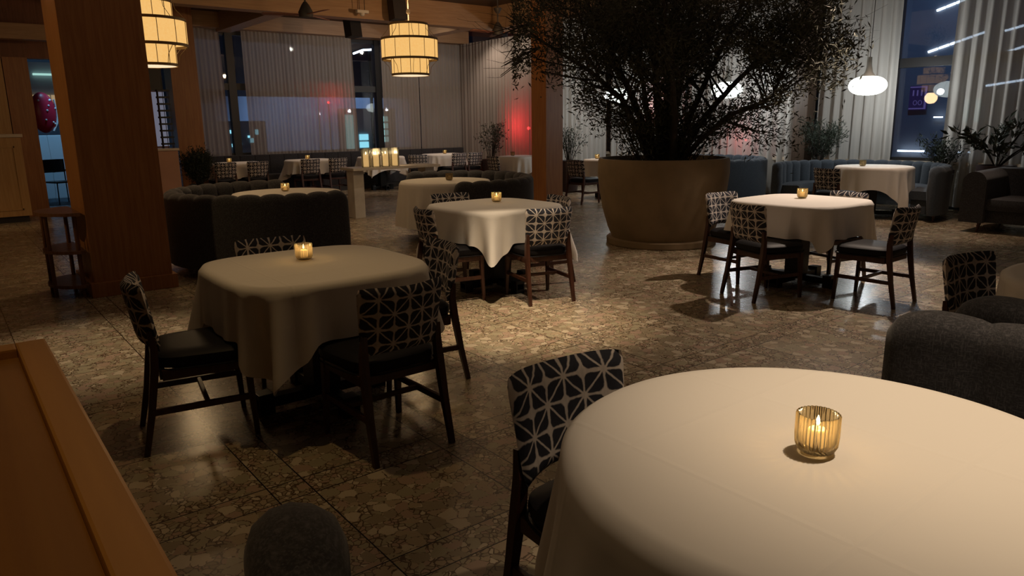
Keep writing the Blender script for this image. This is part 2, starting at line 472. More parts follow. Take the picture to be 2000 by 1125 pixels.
def window_wall_y(name, x, y0, y1, mull, sillz=.75, headz=CEIL, trz=(2.27, 2.42)):
    b = bm_new(); box(b, x, x + .15, y0, y1, 0, sillz); struct('wall_' + name, b, 'cream')
    f = bm_new()
    box(f, x + .02, x + .10, y0, y1, sillz, sillz + .06)
    box(f, x, x + .12, y0, y1, *trz)
    for a, c in mull: box(f, x - .02, x + .12, a, c, sillz, headz)
    return f
f = window_wall_y('right', 12.9, -3.0, 12.7, [(-3.0, -2.9), (1.6, 1.75), (7.35, 7.5), (10.2, 10.35), (12.6, 12.7)])
w2 = struct('window_2', f, 'frame')
b = bm_new(); box(b, 12.955, 12.965, -3.0, 12.7, .75, CEIL); obj('pane', b, 'pane', w2, smooth=False)
f = window_wall_y('right_far', 11.1, 12.7, 16.3, [(12.7, 12.8), (14.4, 14.5)])
w3 = struct('window_3', f, 'frame')
b = bm_new(); box(b, 11.155, 11.165, 12.7, 16.3, .75, CEIL); obj('pane', b, 'pane', w3, smooth=False)
b = bm_new(); box(b, 11.1, 13.05, 12.7, 12.85, 0, CEIL); struct('wall_recess', b, 'plaster')
# two ledges on the cream panel seen under the right window
b = bm_new(); box(b, 12.80, 12.9, -3.0, 12.7, .70, .76); struct('trim_2', b, 'stone')
b = bm_new(); box(b, 12.86, 12.9, 4.0, 6.0, .30, .33); struct('trim_3', b, 'stone')
b = bm_new(); box(b, 12.87, 12.9, -3.0, 12.7, 0, .12); struct('baseboard_right', b, 'frame')

# columns
def column(name, x0, x1, y0, y1, label, plinth=.035, ph=.13, m='maple'):
    t = thing(name, label, 'column', ((x0 + x1) / 2, (y0 + y1) / 2, 0))
    cx, cy = t.location.x, t.location.y
    b = bm_new(); box(b, x0 - cx, x1 - cx, y0 - cy, y1 - cy, 0, CEIL, .006); obj('shaft', b, m, t, smooth=False)
    b = bm_new(); box(b, x0 - cx - plinth, x1 - cx + plinth, y0 - cy - plinth, y1 - cy + plinth, 0, ph, .006); obj('plinth', b, m, t, smooth=False)
    return t
column('wooden_column', .965, 1.61, 7.22, 8.02, 'massive amber wood clad column beside the three-tier serving stand')
column('wooden_column', 8.15, 8.53, 9.45, 9.83, 'slim wood clad column rising left of the potted olive tree', .03, .12)
column('wooden_column', 3.72, 4.20, 15.0, 15.5, 'amber wood clad column at left end of the far curtains, behind the glowing lantern', .02, .12)
column('wooden_column', 12.5, 12.76, 7.30, 7.56, 'brown column between the pale drapes, rising behind the curved blue booth', .02, .12, 'umber')

# ceiling beams
def beam(x0, x1, y0, y1, z0, label, m, z1=CEIL):
    b = bm_new(); box(b, x0, x1, y0, y1, z0, z1, .004)
    o = obj('ceiling_beam', b, m, None, smooth=False, loc=((x0 + x1) / 2, (y0 + y1) / 2, z0)); tag(o, label, 'beam', None)
    return o
beam(-2.9, 11.0, 12.3, 12.6, 3.29, 'long amber ceiling beam running behind the two lantern chandeliers', 'maple_x')
beam(4.95, 5.25, 12.6, 16.1, 3.36, 'amber cross beam running to the far curtains near the glowing left lantern', 'maple_y')
beam(8.95, 9.25, 12.6, 16.1, 3.36, 'amber cross beam behind the fully visible lantern, right of it', 'maple_y')
beam(9.2, 9.5, 8.6, 12.3, 3.29, 'amber cross beam coming forward to the slim column', 'maple_y')
beam(-2.9, 1.9, 14.35, 14.6, 2.86, 'low amber header beam above the counter at far left', 'maple_x', 3.10)
b = bm_new(); box(b, 4.2, 11.1, 15.85, 16.3, 3.42, 3.72); struct('trim_4', b, 'maple_x')

# ------------------------------------------------------------------ curtains
def curtain(p0, p1, z0, z1, m, label, pleat=.082, amp=.032, flare=0.0, group=None, seed=0):
    rnd = random.Random(seed)
    L = math.dist(p0, p1); n = max(24, int(L / .018)); nz = 8
    dx, dy = (p1[0] - p0[0]) / L, (p1[1] - p0[1]) / L
    nx, ny = -dy, dx
    ph = [rnd.uniform(0, 6.28) for _ in range(4)]
    b = bm_new(); rows = []
    for j in range(nz + 1):
        t = j / nz; z = z1 + (z0 - z1) * t; row = []
        for i in range(n + 1):
            s = L * i / n
            w = s / pleat * 2 * PI
            a = amp * (.55 + .45 * t) * (math.sin(w + .9 * math.sin(s * 2.1 + ph[0])) + .35 * math.sin(w * .43 + ph[1]) + .2 * math.sin(w * 2.1 + ph[2] + t))
            e = flare * t * ((s / L) * 2 - 1)
            row.append(b.verts.new((p0[0] + dx * (s + e) + nx * a, p0[1] + dy * (s + e) + ny * a, z)))
        rows.append(row)
    for j in range(nz):
        for i in range(n): b.faces.new((rows[j][i], rows[j][i + 1], rows[j + 1][i + 1], rows[j + 1][i]))
    mx, my = (p0[0] + p1[0]) / 2, (p0[1] + p1[1]) / 2
    o = obj('curtain', b, m, None, smooth=True, ang=180, loc=(mx, my, z0)); tag(o, label, 'curtain', group)
    return o
GC = 'sheer curtains on the windows'
curtain((4.22, 16.12), (5.0, 16.12), .05, 3.42, 'sheerL', 'narrow sheer curtain panel just right of the far amber column', flare=.05, seed=1)
curtain((5.46, 16.12), (6.35, 16.12), .05, 3.42, 'sheerL', 'grey sheer curtain panel just right of the dark mullion by the left lantern', seed=2)
curtain((6.35, 16.12), (7.1, 16.12), .05, 3.42, 'sheerL', 'brownish sheer curtain panel midway along the far window wall', pleat=.09, seed=3)
curtain((7.1, 16.12), (7.97, 16.12), .05, 3.42, 'sheerL', 'sheer curtain panel glowing red at the middle, left of the uncovered window gap', flare=.06, seed=4)
curtain((8.72, 16.12), (9.75, 16.12), .05, 3.42, 'sheerL', 'sheer curtain panel directly behind the fully visible lantern', seed=5)
curtain((9.75, 16.12), (11.0, 16.12), .05, 3.42, 'sheerL', 'sheer curtain panel ending in the far corner of the window wall', pleat=.10, seed=6)
curtain((10.98, 16.1), (10.98, 12.8), .05, CEIL - .3, 'sheerL', 'sheer curtain glowing red behind the leafy plant left of the slim column', pleat=.13, seed=7)
curtain((11.05, 12.58), (12.75, 12.58), .05, CEIL, 'sheerR', 'pale drape between the slim column and the tree trunk', pleat=.15, amp=.05, seed=8)
curtain((12.78, 12.5), (12.78, 10.3), .05, CEIL, 'sheerR', 'pale drape right behind the tree trunks', pleat=.17, amp=.055, seed=9)
curtain((12.78, 10.2), (12.78, 7.60), .05, CEIL, 'sheerR', 'pale pleated drape left of the brown window column', pleat=.19, amp=.06, seed=10)
curtain((12.78, 7.25), (12.78, 5.93), .05, CEIL, 'sheerR', 'pale pleated drape behind the single glowing white pendant', pleat=.18, amp=.055, flare=.03, seed=11)
curtain((12.78, 5.07), (12.78, 1.0), .05, CEIL, 'sheerR', 'grey-pink sheer curtain at the right edge behind the broad-leaved plant', pleat=.17, amp=.05, flare=.02, seed=12)

# ------------------------------------------------------------------ dining chair
def make_chair():
    t = thing('dining_chair', '', 'chair')
    # seat: rounded trapezoid cushion
    b = bm_new(); n = 40; rings = []
    prof = [(.0, .392), (.90, .392), (.97, .402), (1.0, .425), (.985, .447), (.90, .462), (.6, .470), (.0, .473)]
    for s, z in prof[1:-1]:
        ring = []
        for k in range(n):
            a = 2 * PI * k / n; ca, sa = math.cos(a), math.sin(a); e = 2 / 4.5
            x = .225 * math.copysign(abs(ca) ** e, ca); y = .225 * math.copysign(abs(sa) ** e, sa)
            x *= 1 + .10 * (y / .225)
            ring.append(b.verts.new((x * s, y * s, z)))
        rings.append(ring)
    for j in range(len(rings) - 1):
        for k in range(n): b.faces.new((rings[j][k], rings[j][(k + 1) % n], rings[j + 1][(k + 1) % n], rings[j + 1][k]))
    b.faces.new(rings[0][::-1]); b.faces.new(rings[-1])
    seat = obj('seat', b, 'leather', t)
    b = bm_new(); pts = []
    for k in range(41):
        a = 2 * PI * k / 40; ca, sa = math.cos(a), math.sin(a); e = 2 / 4.5
        x = .228 * math.copysign(abs(ca) ** e, ca); y = .228 * math.copysign(abs(sa) ** e, sa); x *= 1 + .10 * (y / .225)
        pts.append((x, y, .394))
    tube(b, pts, .0045, 6, caps=False); obj('piping', b, 'leather', seat)
    # frame rails under the seat
    b = bm_new()
    box(b, -.20, .20, .165, .19, .345, .393, .003); box(b, -.185, .185, -.20, -.175, .345, .393, .003)
    box(b, -.205, -.182, -.19, .18, .345, .393, .003); box(b, .182, .205, -.19, .18, .345, .393, .003)
    obj('seat_frame', b, 'chairwood', t)
    # curved upholstered back
    NX, NZ = 22, 14
    def surf(s, u):
        w = (.190 + .028 * u) * s * (1 - .05 * abs(2 * u - 1) ** 10)
        zb = .475 + .018 * (1 - s * s) - .0 * abs(s); zt = .800 - .012 * (1 - s * s) - .012 * abs(s) ** 6
        z = zb + (zt - zb) * u
        y = -.240 - .050 * u + .055 * s * s
        return w, y, z
    b = bm_new(); grid = []
    for side in (1, -1):
        g = []
        for i in range(NX + 1):
            s = -1 + 2 * i / NX; row = []
            for j in range(NZ + 1):
                u = j / NZ
                x, y, z = surf(s, u)
                th = .026 * math.sqrt(max(0, 1 - abs(s) ** 9)) * math.sqrt(max(0, 1 - abs(2 * u - 1) ** 9))
                row.append(b.verts.new((x, y + side * th, z)))
            g.append(row)
        grid.append(g)
        for i in range(NX):
            for j in range(NZ): b.faces.new((g[i][j], g[i + 1][j], g[i + 1][j + 1], g[i][j + 1]))
    obj('backrest', b, 'shibori', t, ang=80)
    for sx in (-1, 1):
        b = bm_new(); tube(b, [(sx * .20, -.292, 0), (sx * .196, -.250, .20), (sx * .192, -.218, .40), (sx * .188, -.210, .50), (sx * .186, -.222, .58)], [.0135, .017, .020, .018, .012], 4, square=True)
        obj('leg', b, 'chairwood', t, smooth=False)
        b = bm_new(); tube(b, [(sx * .200, .195, 0), (sx * .196, .185, .20), (sx * .193, .178, .39)], [.0125, .016, .019], 4, square=True)
        obj('leg', b, 'chairwood', t, smooth=False)
        b = bm_new(); box(b, sx * .196 - .009, sx * .196 + .009, -.25, .185, .185, .215, .003); obj('stretcher', b, 'chairwood', t, smooth=False)
    b = bm_new(); box(b, -.19, .19, -.02, .0, .188, .212, .003); obj('stretcher', b, 'chairwood', t, smooth=False)
    return t
chair0 = make_chair(); used = [0]
SEATS = []
def chair(x, y, deg, label, group):
    """deg: heading of the sitter"""
    rz = R(deg) - PI / 2
    SEATS.append((x, y, R(deg)))
    if not used[0]:
        used[0] = 1; chair0.location = (x, y, 0); chair0.rotation_euler = (0, 0, rz); chair0['label'] = label; chair0['group'] = group
        return chair0
    return dup(chair0, (x, y, 0), rz, label, group)
G1 = 'patterned chairs around the square tables'
chair(1.52, 2.97, 91, 'patterned chair with its back to the camera, at the near square table, dark seat visible', G1)
chair(1.53, 4.17, -97, 'patterned chair on the far side of the near square table, only its top showing', G1)
chair(.89, 3.60, -9, 'patterned chair at left of the near square table, seen edge-on with dark seat', G1)
chair(2.03, 3.60, 171, 'patterned chair at right of the near square table, half hidden by another chair', G1)
chair(3.92, 4.67, 76, 'patterned chair at near right of the middle square table, back towards the bare lit floor', G1)
chair(3.35, 5.10, -12, 'patterned chair at left of the middle square table, just above the near table\'s right chair', G1)
chair(3.93, 5.82, -98, 'patterned chair at far left of the middle square table, before the round draped table', G1)
chair(4.32, 5.15, 168, 'patterned chair at far right of the middle square table, mostly hidden behind another chair', G1)
chair(5.43, 3.44, -15, 'patterned chair front left of the square table right of the planter, seat shining', G1)
chair(5.84, 4.01, -97, 'patterned chair standing closest to the big planter, at the square table right of it', G1)
chair(5.93, 2.80, 92, 'patterned chair rightmost at the square table right of the planter, on bluish floor', G1)
chair(6.48, 3.48, 168, 'patterned chair behind the square table right of the planter, only its top edge visible', G1)
G2 = 'patterned chairs at the booth tables'
chair(10.0, 5.32, -6, 'patterned chair at the draped table of the curved blue booth', G2)
chair(3.97, 1.17, -100, 'patterned chair at the right edge, beyond the near booth backs', G2)
chair(1.335, 1.235, -93, 'large patterned chair tucked at the foreground round table', G2)
G3 = 'patterned chairs along the far wall tables'
chair(4.39, 14.72, 90, 'leftmost patterned chair along the far wall banquette', G3)
chair(5.01, 14.72, 90, 'second patterned chair from the left along the far wall banquette', G3)
chair(6.10, 14.72, 90, 'third patterned chair from the left along the far wall, beside a hanging cloth corner', G3)
chair(6.71, 14.72, 90, 'fourth patterned chair from the left along the far wall, nearest the marble console', G3)
chair(8.72, 14.6, 60, 'patterned chair right of the pillar candles, turned a little', G3)
chair(9.70, 14.6, 92, 'patterned chair by the far corner, below the rightmost far wall candle', G3)
chair(10.19, 14.62, 90, 'narrow glimpse of a patterned chair in the far corner beside its neighbour', G3)
chair(9.40, 12.32, 0, 'patterned chair left of the table with the unlit red-brown votive near the leafy plant', G3)
chair(9.35, 9.78, 5, 'patterned chair just right of the slim column', G3)

# ------------------------------------------------------------------ tables and cloths
def sq_r(a, half, n=4.0):
    return half / (abs(math.cos(a)) ** n + abs(math.sin(a)) ** n) ** (1 / n)
def make_table(x, y, rz, kind, size, label, group, name='dining_table'):
    t = thing(name, label, 'table', (x, y, 0), rz, group)
    N = 48
    rf = (lambda a: sq_r(a, size)) if kind == 'sq' else (lambda a: size)
    b = bm_new(); prism(b, [(rf(2 * PI * k / N) * .985 * math.cos(2 * PI * k / N), rf(2 * PI * k / N) * .985 * math.sin(2 * PI * k / N)) for k in range(N)], .715, .745)
    obj('tabletop', b, 'stand', t)
    b = bm_new(); box(b, -.075, .075, -.075, .075, .05, .69, .006); box(b, -.16, .16, -.16, .16, .69, .715, .003); obj('pedestal', b, 'black', t, smooth=False)
    for k in range(4):
        a = k * PI / 2; L = min(size * .74, .38)
        b = bm_new(); box(b, .06, L, -.035, .035, .03, .085, .004); box(b, L - .08, L, -.045, .045, 0, .11, .004)
        bmesh.ops.rotate(b, verts=b.verts, cent=(0, 0, 0), matrix=Matrix.Rotation(a, 3, 'Z')); obj('foot', b, 'black', t, smooth=False)
    return t

def make_cloth(x, y, rz, kind, size, S, label, group, cap=.6, seed=0, flare=.055, fold=1.0):
    rnd = random.Random(seed); p1, p2, p3 = [rnd.uniform(0, 6.28) for _ in range(3)]
    N = 220; b = bm_new()
    rf = (lambda a: sq_r(a, size)) if kind == 'sq' else (lambda a: size)
    rings = []
    zt = .7545
    for s in (.12, .3, .5, .7, .85, .95, 1.0):
        rings.append([b.verts.new((rf(2 * PI * k / N) * s * math.cos(2 * PI * k / N), rf(2 * PI * k / N) * s * math.sin(2 * PI * k / N), zt - (.002 if s == 1 else 0))) for k in range(N)])
    J = 16
    def drop(a):
        if S: d = S / max(abs(math.cos(a)), abs(math.sin(a))) - rf(a)
        else: d = cap
        d = min(d, cap)
        ww = Vector((math.cos(a + rz), math.sin(a + rz))) * (rf(a) + .03) + Vector((x, y))
        lim = 9
        for (sx, sy, sa) in SEATS:
            if (sx - x) ** 2 + (sy - y) ** 2 > 1.1: continue
            dx, dy = ww.x - sx, ww.y - sy
            lx = -dx * math.sin(sa) + dy * math.cos(sa); ly = dx * math.cos(sa) + dy * math.sin(sa)
            e = max(abs(lx) - .245, abs(ly) - .25)
            l2 = .273 + max(0, e) * 2.2
            lim = min(lim, l2)
        return min(d, lim)
    drops = [drop(2 * PI * k / N) for k in range(N)]
    drops = [sum(drops[(k + j) % N] for j in (-1, 0, 1)) / 3 for k in range(N)]
    for j in range(J + 1):
        ring = []
        for k in range(N):
            a = 2 * PI * k / N; d = drops[k] * (j / J)
            # rounded edge
            er = .022
            if d < er: ex = er * math.sin(d / er * PI / 2); ez = er * (1 - math.cos(d / er * PI / 2))
            else: ex = er; ez = er + (d - er)
            hang = max(0, d - .03)
            cw = abs(math.sin(2 * a)) ** 3 if S else .35
            fa = (.045 * math.sin(8 * a + p1) + .03 * math.sin(13 * a + p2)) * (.4 + cw) + .10 * cw * math.sin(22 * a + p3 * .2)
            f = fold * fa * min(hang, .4) ** 1.1 * 1.5
            rr = rf(a) + ex + hang * flare + f
            ring.append(b.verts.new((rr * math.cos(a), rr * math.sin(a), zt - .002 - ez)))
        rings.append(ring)
    c = b.verts.new((0, 0, zt))
    for k in range(N): b.faces.new((c, rings[0][k], rings[0][(k + 1) % N]))
    for j in range(len(rings) - 1):
        for k in range(N): b.faces.new((rings[j][k], rings[j + 1][k], rings[j + 1][(k + 1) % N], rings[j][(k + 1) % N]))
    o = obj('tablecloth', b, 'cloth', None, ang=180); o.location = (x, y, 0); o.rotation_euler = (0, 0, rz)
    tag(o, label, 'tablecloth', group)
    return o

T1 = (1.50, 3.62); T2 = (3.89, 5.22); T3 = (6.09, 3.55); T4 = (5.13, 7.93); T5 = (3.0, 7.82); T6 = (11.2, 5.38); T7 = (4.08, .70); T0 = (1.445, .735)
GT = 'dining tables under white cloths'; GL = 'white tablecloths'
specs = [
 (T1, 0, 'sq', .49, .80, .62, 'near square table, its dark foot beams showing under the cloth between chairs', 'cream cloth on the near left square table, long pointed corner hanging to the front'),
 (T2, 0, 'sq', .49, .80, .62, 'middle square table, mostly hidden under its cloth, left of the big planter', 'cream cloth on the middle square table, one corner pointing down between chairs'),
 (T3, 0, 'sq', .49, .84, .62, 'square table right of the planter with black pedestal and foot beams in view', 'pinkish cream cloth on the square table right of the planter, two long front folds'),
 (T4, R(8), 'rd', .56, None, .56, 'round booth table in front of the marble console, hidden by its cloth', 'cream cloth on the round booth table with the unlit votive, behind the middle square table'),
 (T5, R(20), 'rd', .56, .80, .5, 'round table inside the dark curved booth beside the massive column', 'cream cloth on the round table inside the dark booth beside the massive column'),
 (T6, R(25), 'rd', .52, .84, .6, 'round table inside the curved blue booth', 'cream cloth on the table of the curved blue booth, right corner flaring over the seat'),
 (T7, 0, 'rd', .53, None, .5, 'round table cut off by the right edge beyond the near booths', 'yellowish cloth on the round table cut off by the right edge'),
 (T0, 0, 'rd', .555, None, .52, 'large foreground round table', 'brightly lit cream cloth on the large foreground round table'),
]
for i, (p, rz, kd, sz, S, cap, l1, l2) in enumerate(specs):
    make_table(p[0], p[1], rz, kd, sz, l1, GT)
    make_cloth(p[0], p[1], rz, kd, sz + .008, S, l2, GL, cap, seed=20 + i, fold=1.35 if kd == 'sq' else .9, flare=.17 if i == 7 else .055)
far = [((4.82, 15.10), 'leftmost'), ((6.35, 15.10), 'second from left'), ((8.05, 15.10), 'third from left, behind the pillar candles'), ((9.75, 15.10), 'fourth from left, in the far corner')]
GF = 'small square tables along the far wall'
for i, (p, w) in enumerate(far):
    make_table(p[0], p[1], 0, 'sq', .36, 'small cloth-covered far wall table, ' + w, GF)
    wd = .66
    o = make_cloth(p[0], p[1], 0, 'sq', .37, .66, 'white cloth on the far wall banquette table, ' + w, 'white cloths on the far wall tables', .45, seed=50 + i, fold=1.4)
    o.scale = (1.28, 1, 1)
for p, l1, l2, rz in (((10.12, 12.6), 'square table in front of the red glowing curtain', 'white cloth on the table before the red glowing curtain, left of slim column', R(10)),
              ((10.35, 10.12), 'square table half hidden by the big planter, right of the slim column', 'bright white cloth on the table half hidden behind the planter\'s left side', R(10)),
              ((10.95, 8.75), 'round table in the booth behind the planter\'s right side', 'white cloth just peeking out at the planter\'s right rim', 0)):
    make_table(p[0], p[1], rz, 'sq', .40, l1, GF)
    make_cloth(p[0], p[1], rz, 'sq', .41, .72, l2, 'white cloths on the far wall tables', .5, seed=int(p[1] * 10), fold=1.3)

# ------------------------------------------------------------------ candles
def cup_rib(t): return 1 + .034 * math.cos(30 * t)
def make_votive(lit):
    t = thing('votive_candle', '', 'candle')
    b = bm_new()
    lathe(b, [(.026, .001), (.036, .006), (.043, .020), (.0445, .040), (.0445, .088), (.0425, .090), (.040, .088), (.040, .030), (.034, .014), (.0, .012)], 180, rib=cup_rib)
    obj('glass_cup', b, 'amber', t)
    b = bm_new(); lathe(b, [(.0, .016), (.019, .016), (.0195, .052), (.017, .055), (.0, .054)], 28)
    w = obj('tealight', b, 'waxlit' if lit else 'wax', t)
    b = bm_new(); tube(b, [(0, 0, .058), (.0006, 0, .064)], .0008, 5); obj('wick', b, 'black', w)
    if lit:
        b = bm_new(); lathe(b, [(.0, .061), (.0035, .064), (.0048, .069), (.0032, .077), (.0, .086)], 12); obj('flame', b, 'flame', t)
    return t
vl = make_votive(True); vu = make_votive(False); uv_ = {True: 0, False: 0}
def light(kind, loc, e, col, **kw):
    l = D.lights.new(kind.lower() + '_light', kind); l.energy = e; l.color = col
    for k, v in kw.items(): setattr(l, k, v)
    o = D.objects.new(kind.lower() + '_light', l); C.objects.link(o); o.location = loc
    return o
WARM = (1, .68, .34)
def votive(x, y, label, lit=True, e=.9, rz=0):
    z = .7550
    src = vl if lit else vu
    g = 'lit amber votives on the tables' if lit else 'unlit votives on the tables'
    if not uv_[lit]:
        uv_[lit] = 1; src.location = (x, y, z); src['label'] = label; src['group'] = g
    else: dup(src, (x, y, z), rz, label, g)
    if lit: light('POINT', (x, y, z + .074), e, WARM, shadow_soft_size=.006)
votive(1.42, .75, 'ribbed amber glass votive glowing on the large foreground round table', e=1.3)
votive(1.50, 3.74, 'lit amber votive on the near left square table', e=1.3)
votive(4.02, 5.36, 'lit amber votive on the middle square table', e=.9)
votive(6.22, 3.62, 'lit amber votive on the square table right of the big planter', e=.7)
votive(3.02, 7.92, 'lit amber votive on the table inside the dark booth beside the massive column', e=.6)
votive(5.16, 7.88, 'unlit amber votive on the round booth table before the marble console', lit=False)
votive(11.08, 5.50, 'unlit greyish votive on the curved blue booth\'s table', lit=False)
votive(10.03, 12.75, 'unlit reddish votive on the table before the red glowing curtain', lit=False)
votive(4.66, 15.1, 'tiny lit votive on the leftmost far wall table', e=.3)
votive(6.30, 15.1, 'tiny lit votive on the second far wall table, between two chair backs', e=.3)
votive(9.72, 15.0, 'tiny lit votive on the far corner table', e=.3)
votive(10.20, 10.30, 'tiny lit votive beside the planter\'s left rim', e=.3)

# marble console with pillar candles
t = thing('marble_console', 'white marble console table with a thick leg, carrying the pillar candles', 'console table', (5.90, 10.76, 0))
b = bm_new(); box(b, -.78, .82, -.24, .24, .76, .80, .004); obj('tabletop', b, 'marble', t, smooth=False)
for sx in (-.64, .68):
    b = bm_new(); box(b, sx - .09, sx + .09, -.12, .12, 0, .76, .01); obj('leg', b, 'marble', t, smooth=False)
def make_pillar():
    t = thing('pillar_candle', '', 'candle')
    b = bm_new(); lathe(b, [(.0, .004), (.066, .004), (.070, .0), (.070, .29), (.066, .29), (.066, .008)], 32); obj('glass_cylinder', b, 'clear', t)
    b = bm_new(); lathe(b, [(.0, .01), (.046, .01), (.047, .012), (.047, .195), (.042, .200), (.0, .196)], 24); w = obj('wax_pillar', b, 'waxlit', t)
    b = bm_new(); lathe(b, [(.0, .200), (.006, .207), (.008, .217), (.005, .232), (.0, .245)], 10); obj('flame', b, 'flame', w)
    return t
pc = make_pillar()
pcs = [(5.52, 10.62, 'leftmost in the front row'), (5.69, 10.60, 'second from left in the front row'), (5.86, 10.60, 'third from left in the front row'), (6.02, 10.58, 'rightmost in the front row'),
       (5.64, 10.82, 'leftmost in the back row'), (5.81, 10.82, 'second from left in the back row'), (5.98, 10.80, 'third from left in the back row'), (6.14, 10.80, 'rightmost in the back row')]
for i, (x, y, w) in enumerate(pcs):
    x -= .09; y += .07
    l = 'pillar candle in clear glass cylinder on the console, ' + w
    if i == 0: pc.location = (x, y, .80); pc['label'] = l; pc['group'] = 'pillar candles on the marble console'
    else: dup(pc, (x, y, .80), .3 * i, l, 'pillar candles on the marble console')
for x in (5.6, 6.0): light('POINT', (x, 10.72, 1.02), 2.2, WARM, shadow_soft_size=.02)

# ------------------------------------------------------------------ curved booths
def booth(cx, cy, Ro, a0, a1, h, label, m='booth', chan=.20, seat_in=.66, name='curved_booth'):
    """horseshoe banquette centred on cx,cy from angle a0 to a1 (degrees)"""
    t = thing(name, label, 'booth', (cx, cy, 0))
    A0, A1 = R(a0), R(a1); span = A1 - A0
    th = .15; Rin = Ro - th
    nch = max(4, round(span * Rin / chan)); per = 10; N = nch * per
    b = bm_new(); prof = []
    rows = []
    for i in range(N + 1):
        a = A0 + span * i / N; fr = (i % per) / per
        bul = abs(math.sin(PI * fr)) ** .55 if i % per else 0
        # end rounding
        end = min(i, N - i) / per; er = min(1, end / .55); rr_ = math.sqrt(max(0, 1 - (1 - er) ** 2))
        top = h - .022 * (1 - bul) - .07 * (1 - rr_)
        ri = Rin - .035 * bul + .02; mid = (ri + Ro) / 2; hw = (Ro - ri) / 2
        hw2 = hw * (.6 + .4 * rr_)
        pts = []
        pts.append((mid + hw2, .10)); pts.append((mid + hw2 + .004, .40)); pts.append((mid + hw2, top - .08))
        for q in range(7):
            an = PI * q / 6
            pts.append((mid + hw2 * math.cos(an) * 1.0, top - .06 + .06 * math.sin(an)))
        pts.append((mid - hw2 + .0, top - .10)); pts.append((mid - hw2 + .0, .62)); pts.append((mid - hw2 - .01, .44)); pts.append((mid - hw2 + .03, .10))
        rows.append([b.verts.new((r * math.cos(a), r * math.sin(a), z)) for r, z in pts])
    m_ = len(rows[0])
    for i in range(N):
        for j in range(m_): b.faces.new((rows[i][j], rows[i][(j + 1) % m_], rows[i + 1][(j + 1) % m_], rows[i + 1][j]))
    b.faces.new(rows[0]); b.faces.new(rows[-1][::-1])
    obj('backrest', b, m, t, ang=70)
    def ring_part(pn, r0, r1, z0, z1, inset, mm, rd=.03):
        b = bm_new(); K = 48; rows = []
        for i in range(K + 1):
            a = A0 + inset + (span - 2 * inset) * i / K
            e = min(i, K - i) / 3; s = math.sqrt(max(0, 1 - (1 - min(1, e)) ** 2)) if rd else 1
            zz = z1 - rd * .8 * (1 - s)
            pts = [(r0, z0), (r1, z0), (r1, zz - rd), (r1 - rd * .3, zz - rd * .3), (r1 - rd, zz), (r0 + rd, zz), (r0 + rd * .3, zz - rd * .3), (r0, zz - rd)]
            rows.append([b.verts.new((r * math.cos(a), r * math.sin(a), z)) for r, z in pts])
        n = len(rows[0])
        for i in range(K):
            for j in range(n): b.faces.new((rows[i][j], rows[i][(j + 1) % n], rows[i + 1][(j + 1) % n], rows[i + 1][j]))
        b.faces.new(rows[0]); b.faces.new(rows[-1][::-1])
        return obj(pn, b, mm, t)
    ring_part('seat_cushion', seat_in, Rin + .005, .30, .455, .10, m, .04)
    ring_part('base', seat_in + .03, Rin + .01, .10, .30, .12, 'blackpl' if m == 'booth' else m, .004)
    for k in range(4):
        a = A0 + .14 + (span - .28) * k / 3
        for r in (seat_in + .08, Ro - .08):
            b = bm_new(); tube(b, [(r * math.cos(a), r * math.sin(a), 0), (r * math.cos(a), r * math.sin(a), .11)], [.014, .022], 8)
            obj('leg', b, 'chairwood', t)
    return t
booth(2.87, 7.85, 1.10, 62, 291, .83, 'dark curved booth with scalloped back beside the massive column')
booth(5.0, 7.80, 1.15, -116, 84, .83, 'dark curved booth with scalloped back behind the middle square table', seat_in=.68)
booth(11.18, 5.62, 1.26, -100, 119, .79, 'blue-grey curved booth with channel tufting under the single white pendant', 'booth2', seat_in=.82)
booth(11.36, 8.85, 1.30, -120, 110, .79, 'blue-grey curved booth half hidden behind the planter\'s right side', 'booth2', seat_in=.82)
booth(1.445, .74, 1.20, 155, 379, .84, 'charcoal woven booth wrapping the foreground round table', 'booth', chan=.27, seat_in=.70)
booth(4.03, .72, 1.20, 163, 376, .84, 'charcoal booth back just beyond the foreground booth at the right edge', 'booth', chan=.30, seat_in=.70)

# far wall banquette
t = thing('wall_banquette', 'long dark banquette running under the far curtains', 'banquette', (7.8, 15.75, 0))
b = bm_new(); box(b, -3.2, 3.1, -.20, .20, .12, .45, .03); obj('seat', b, 'booth', t)
b = bm_new()
n = 20
for i in range(n): box(b, -3.3 + 6.4 * i / n, -3.3 + 6.4 * (i + 1) / n, .16, .30, .40, .86, .03)
obj('backrest', b, 'booth', t)
b = bm_new(); box(b, -3.25, 3.05, -.18, .18, 0, .12); obj('base', b, 'blackpl', t, smooth=False)

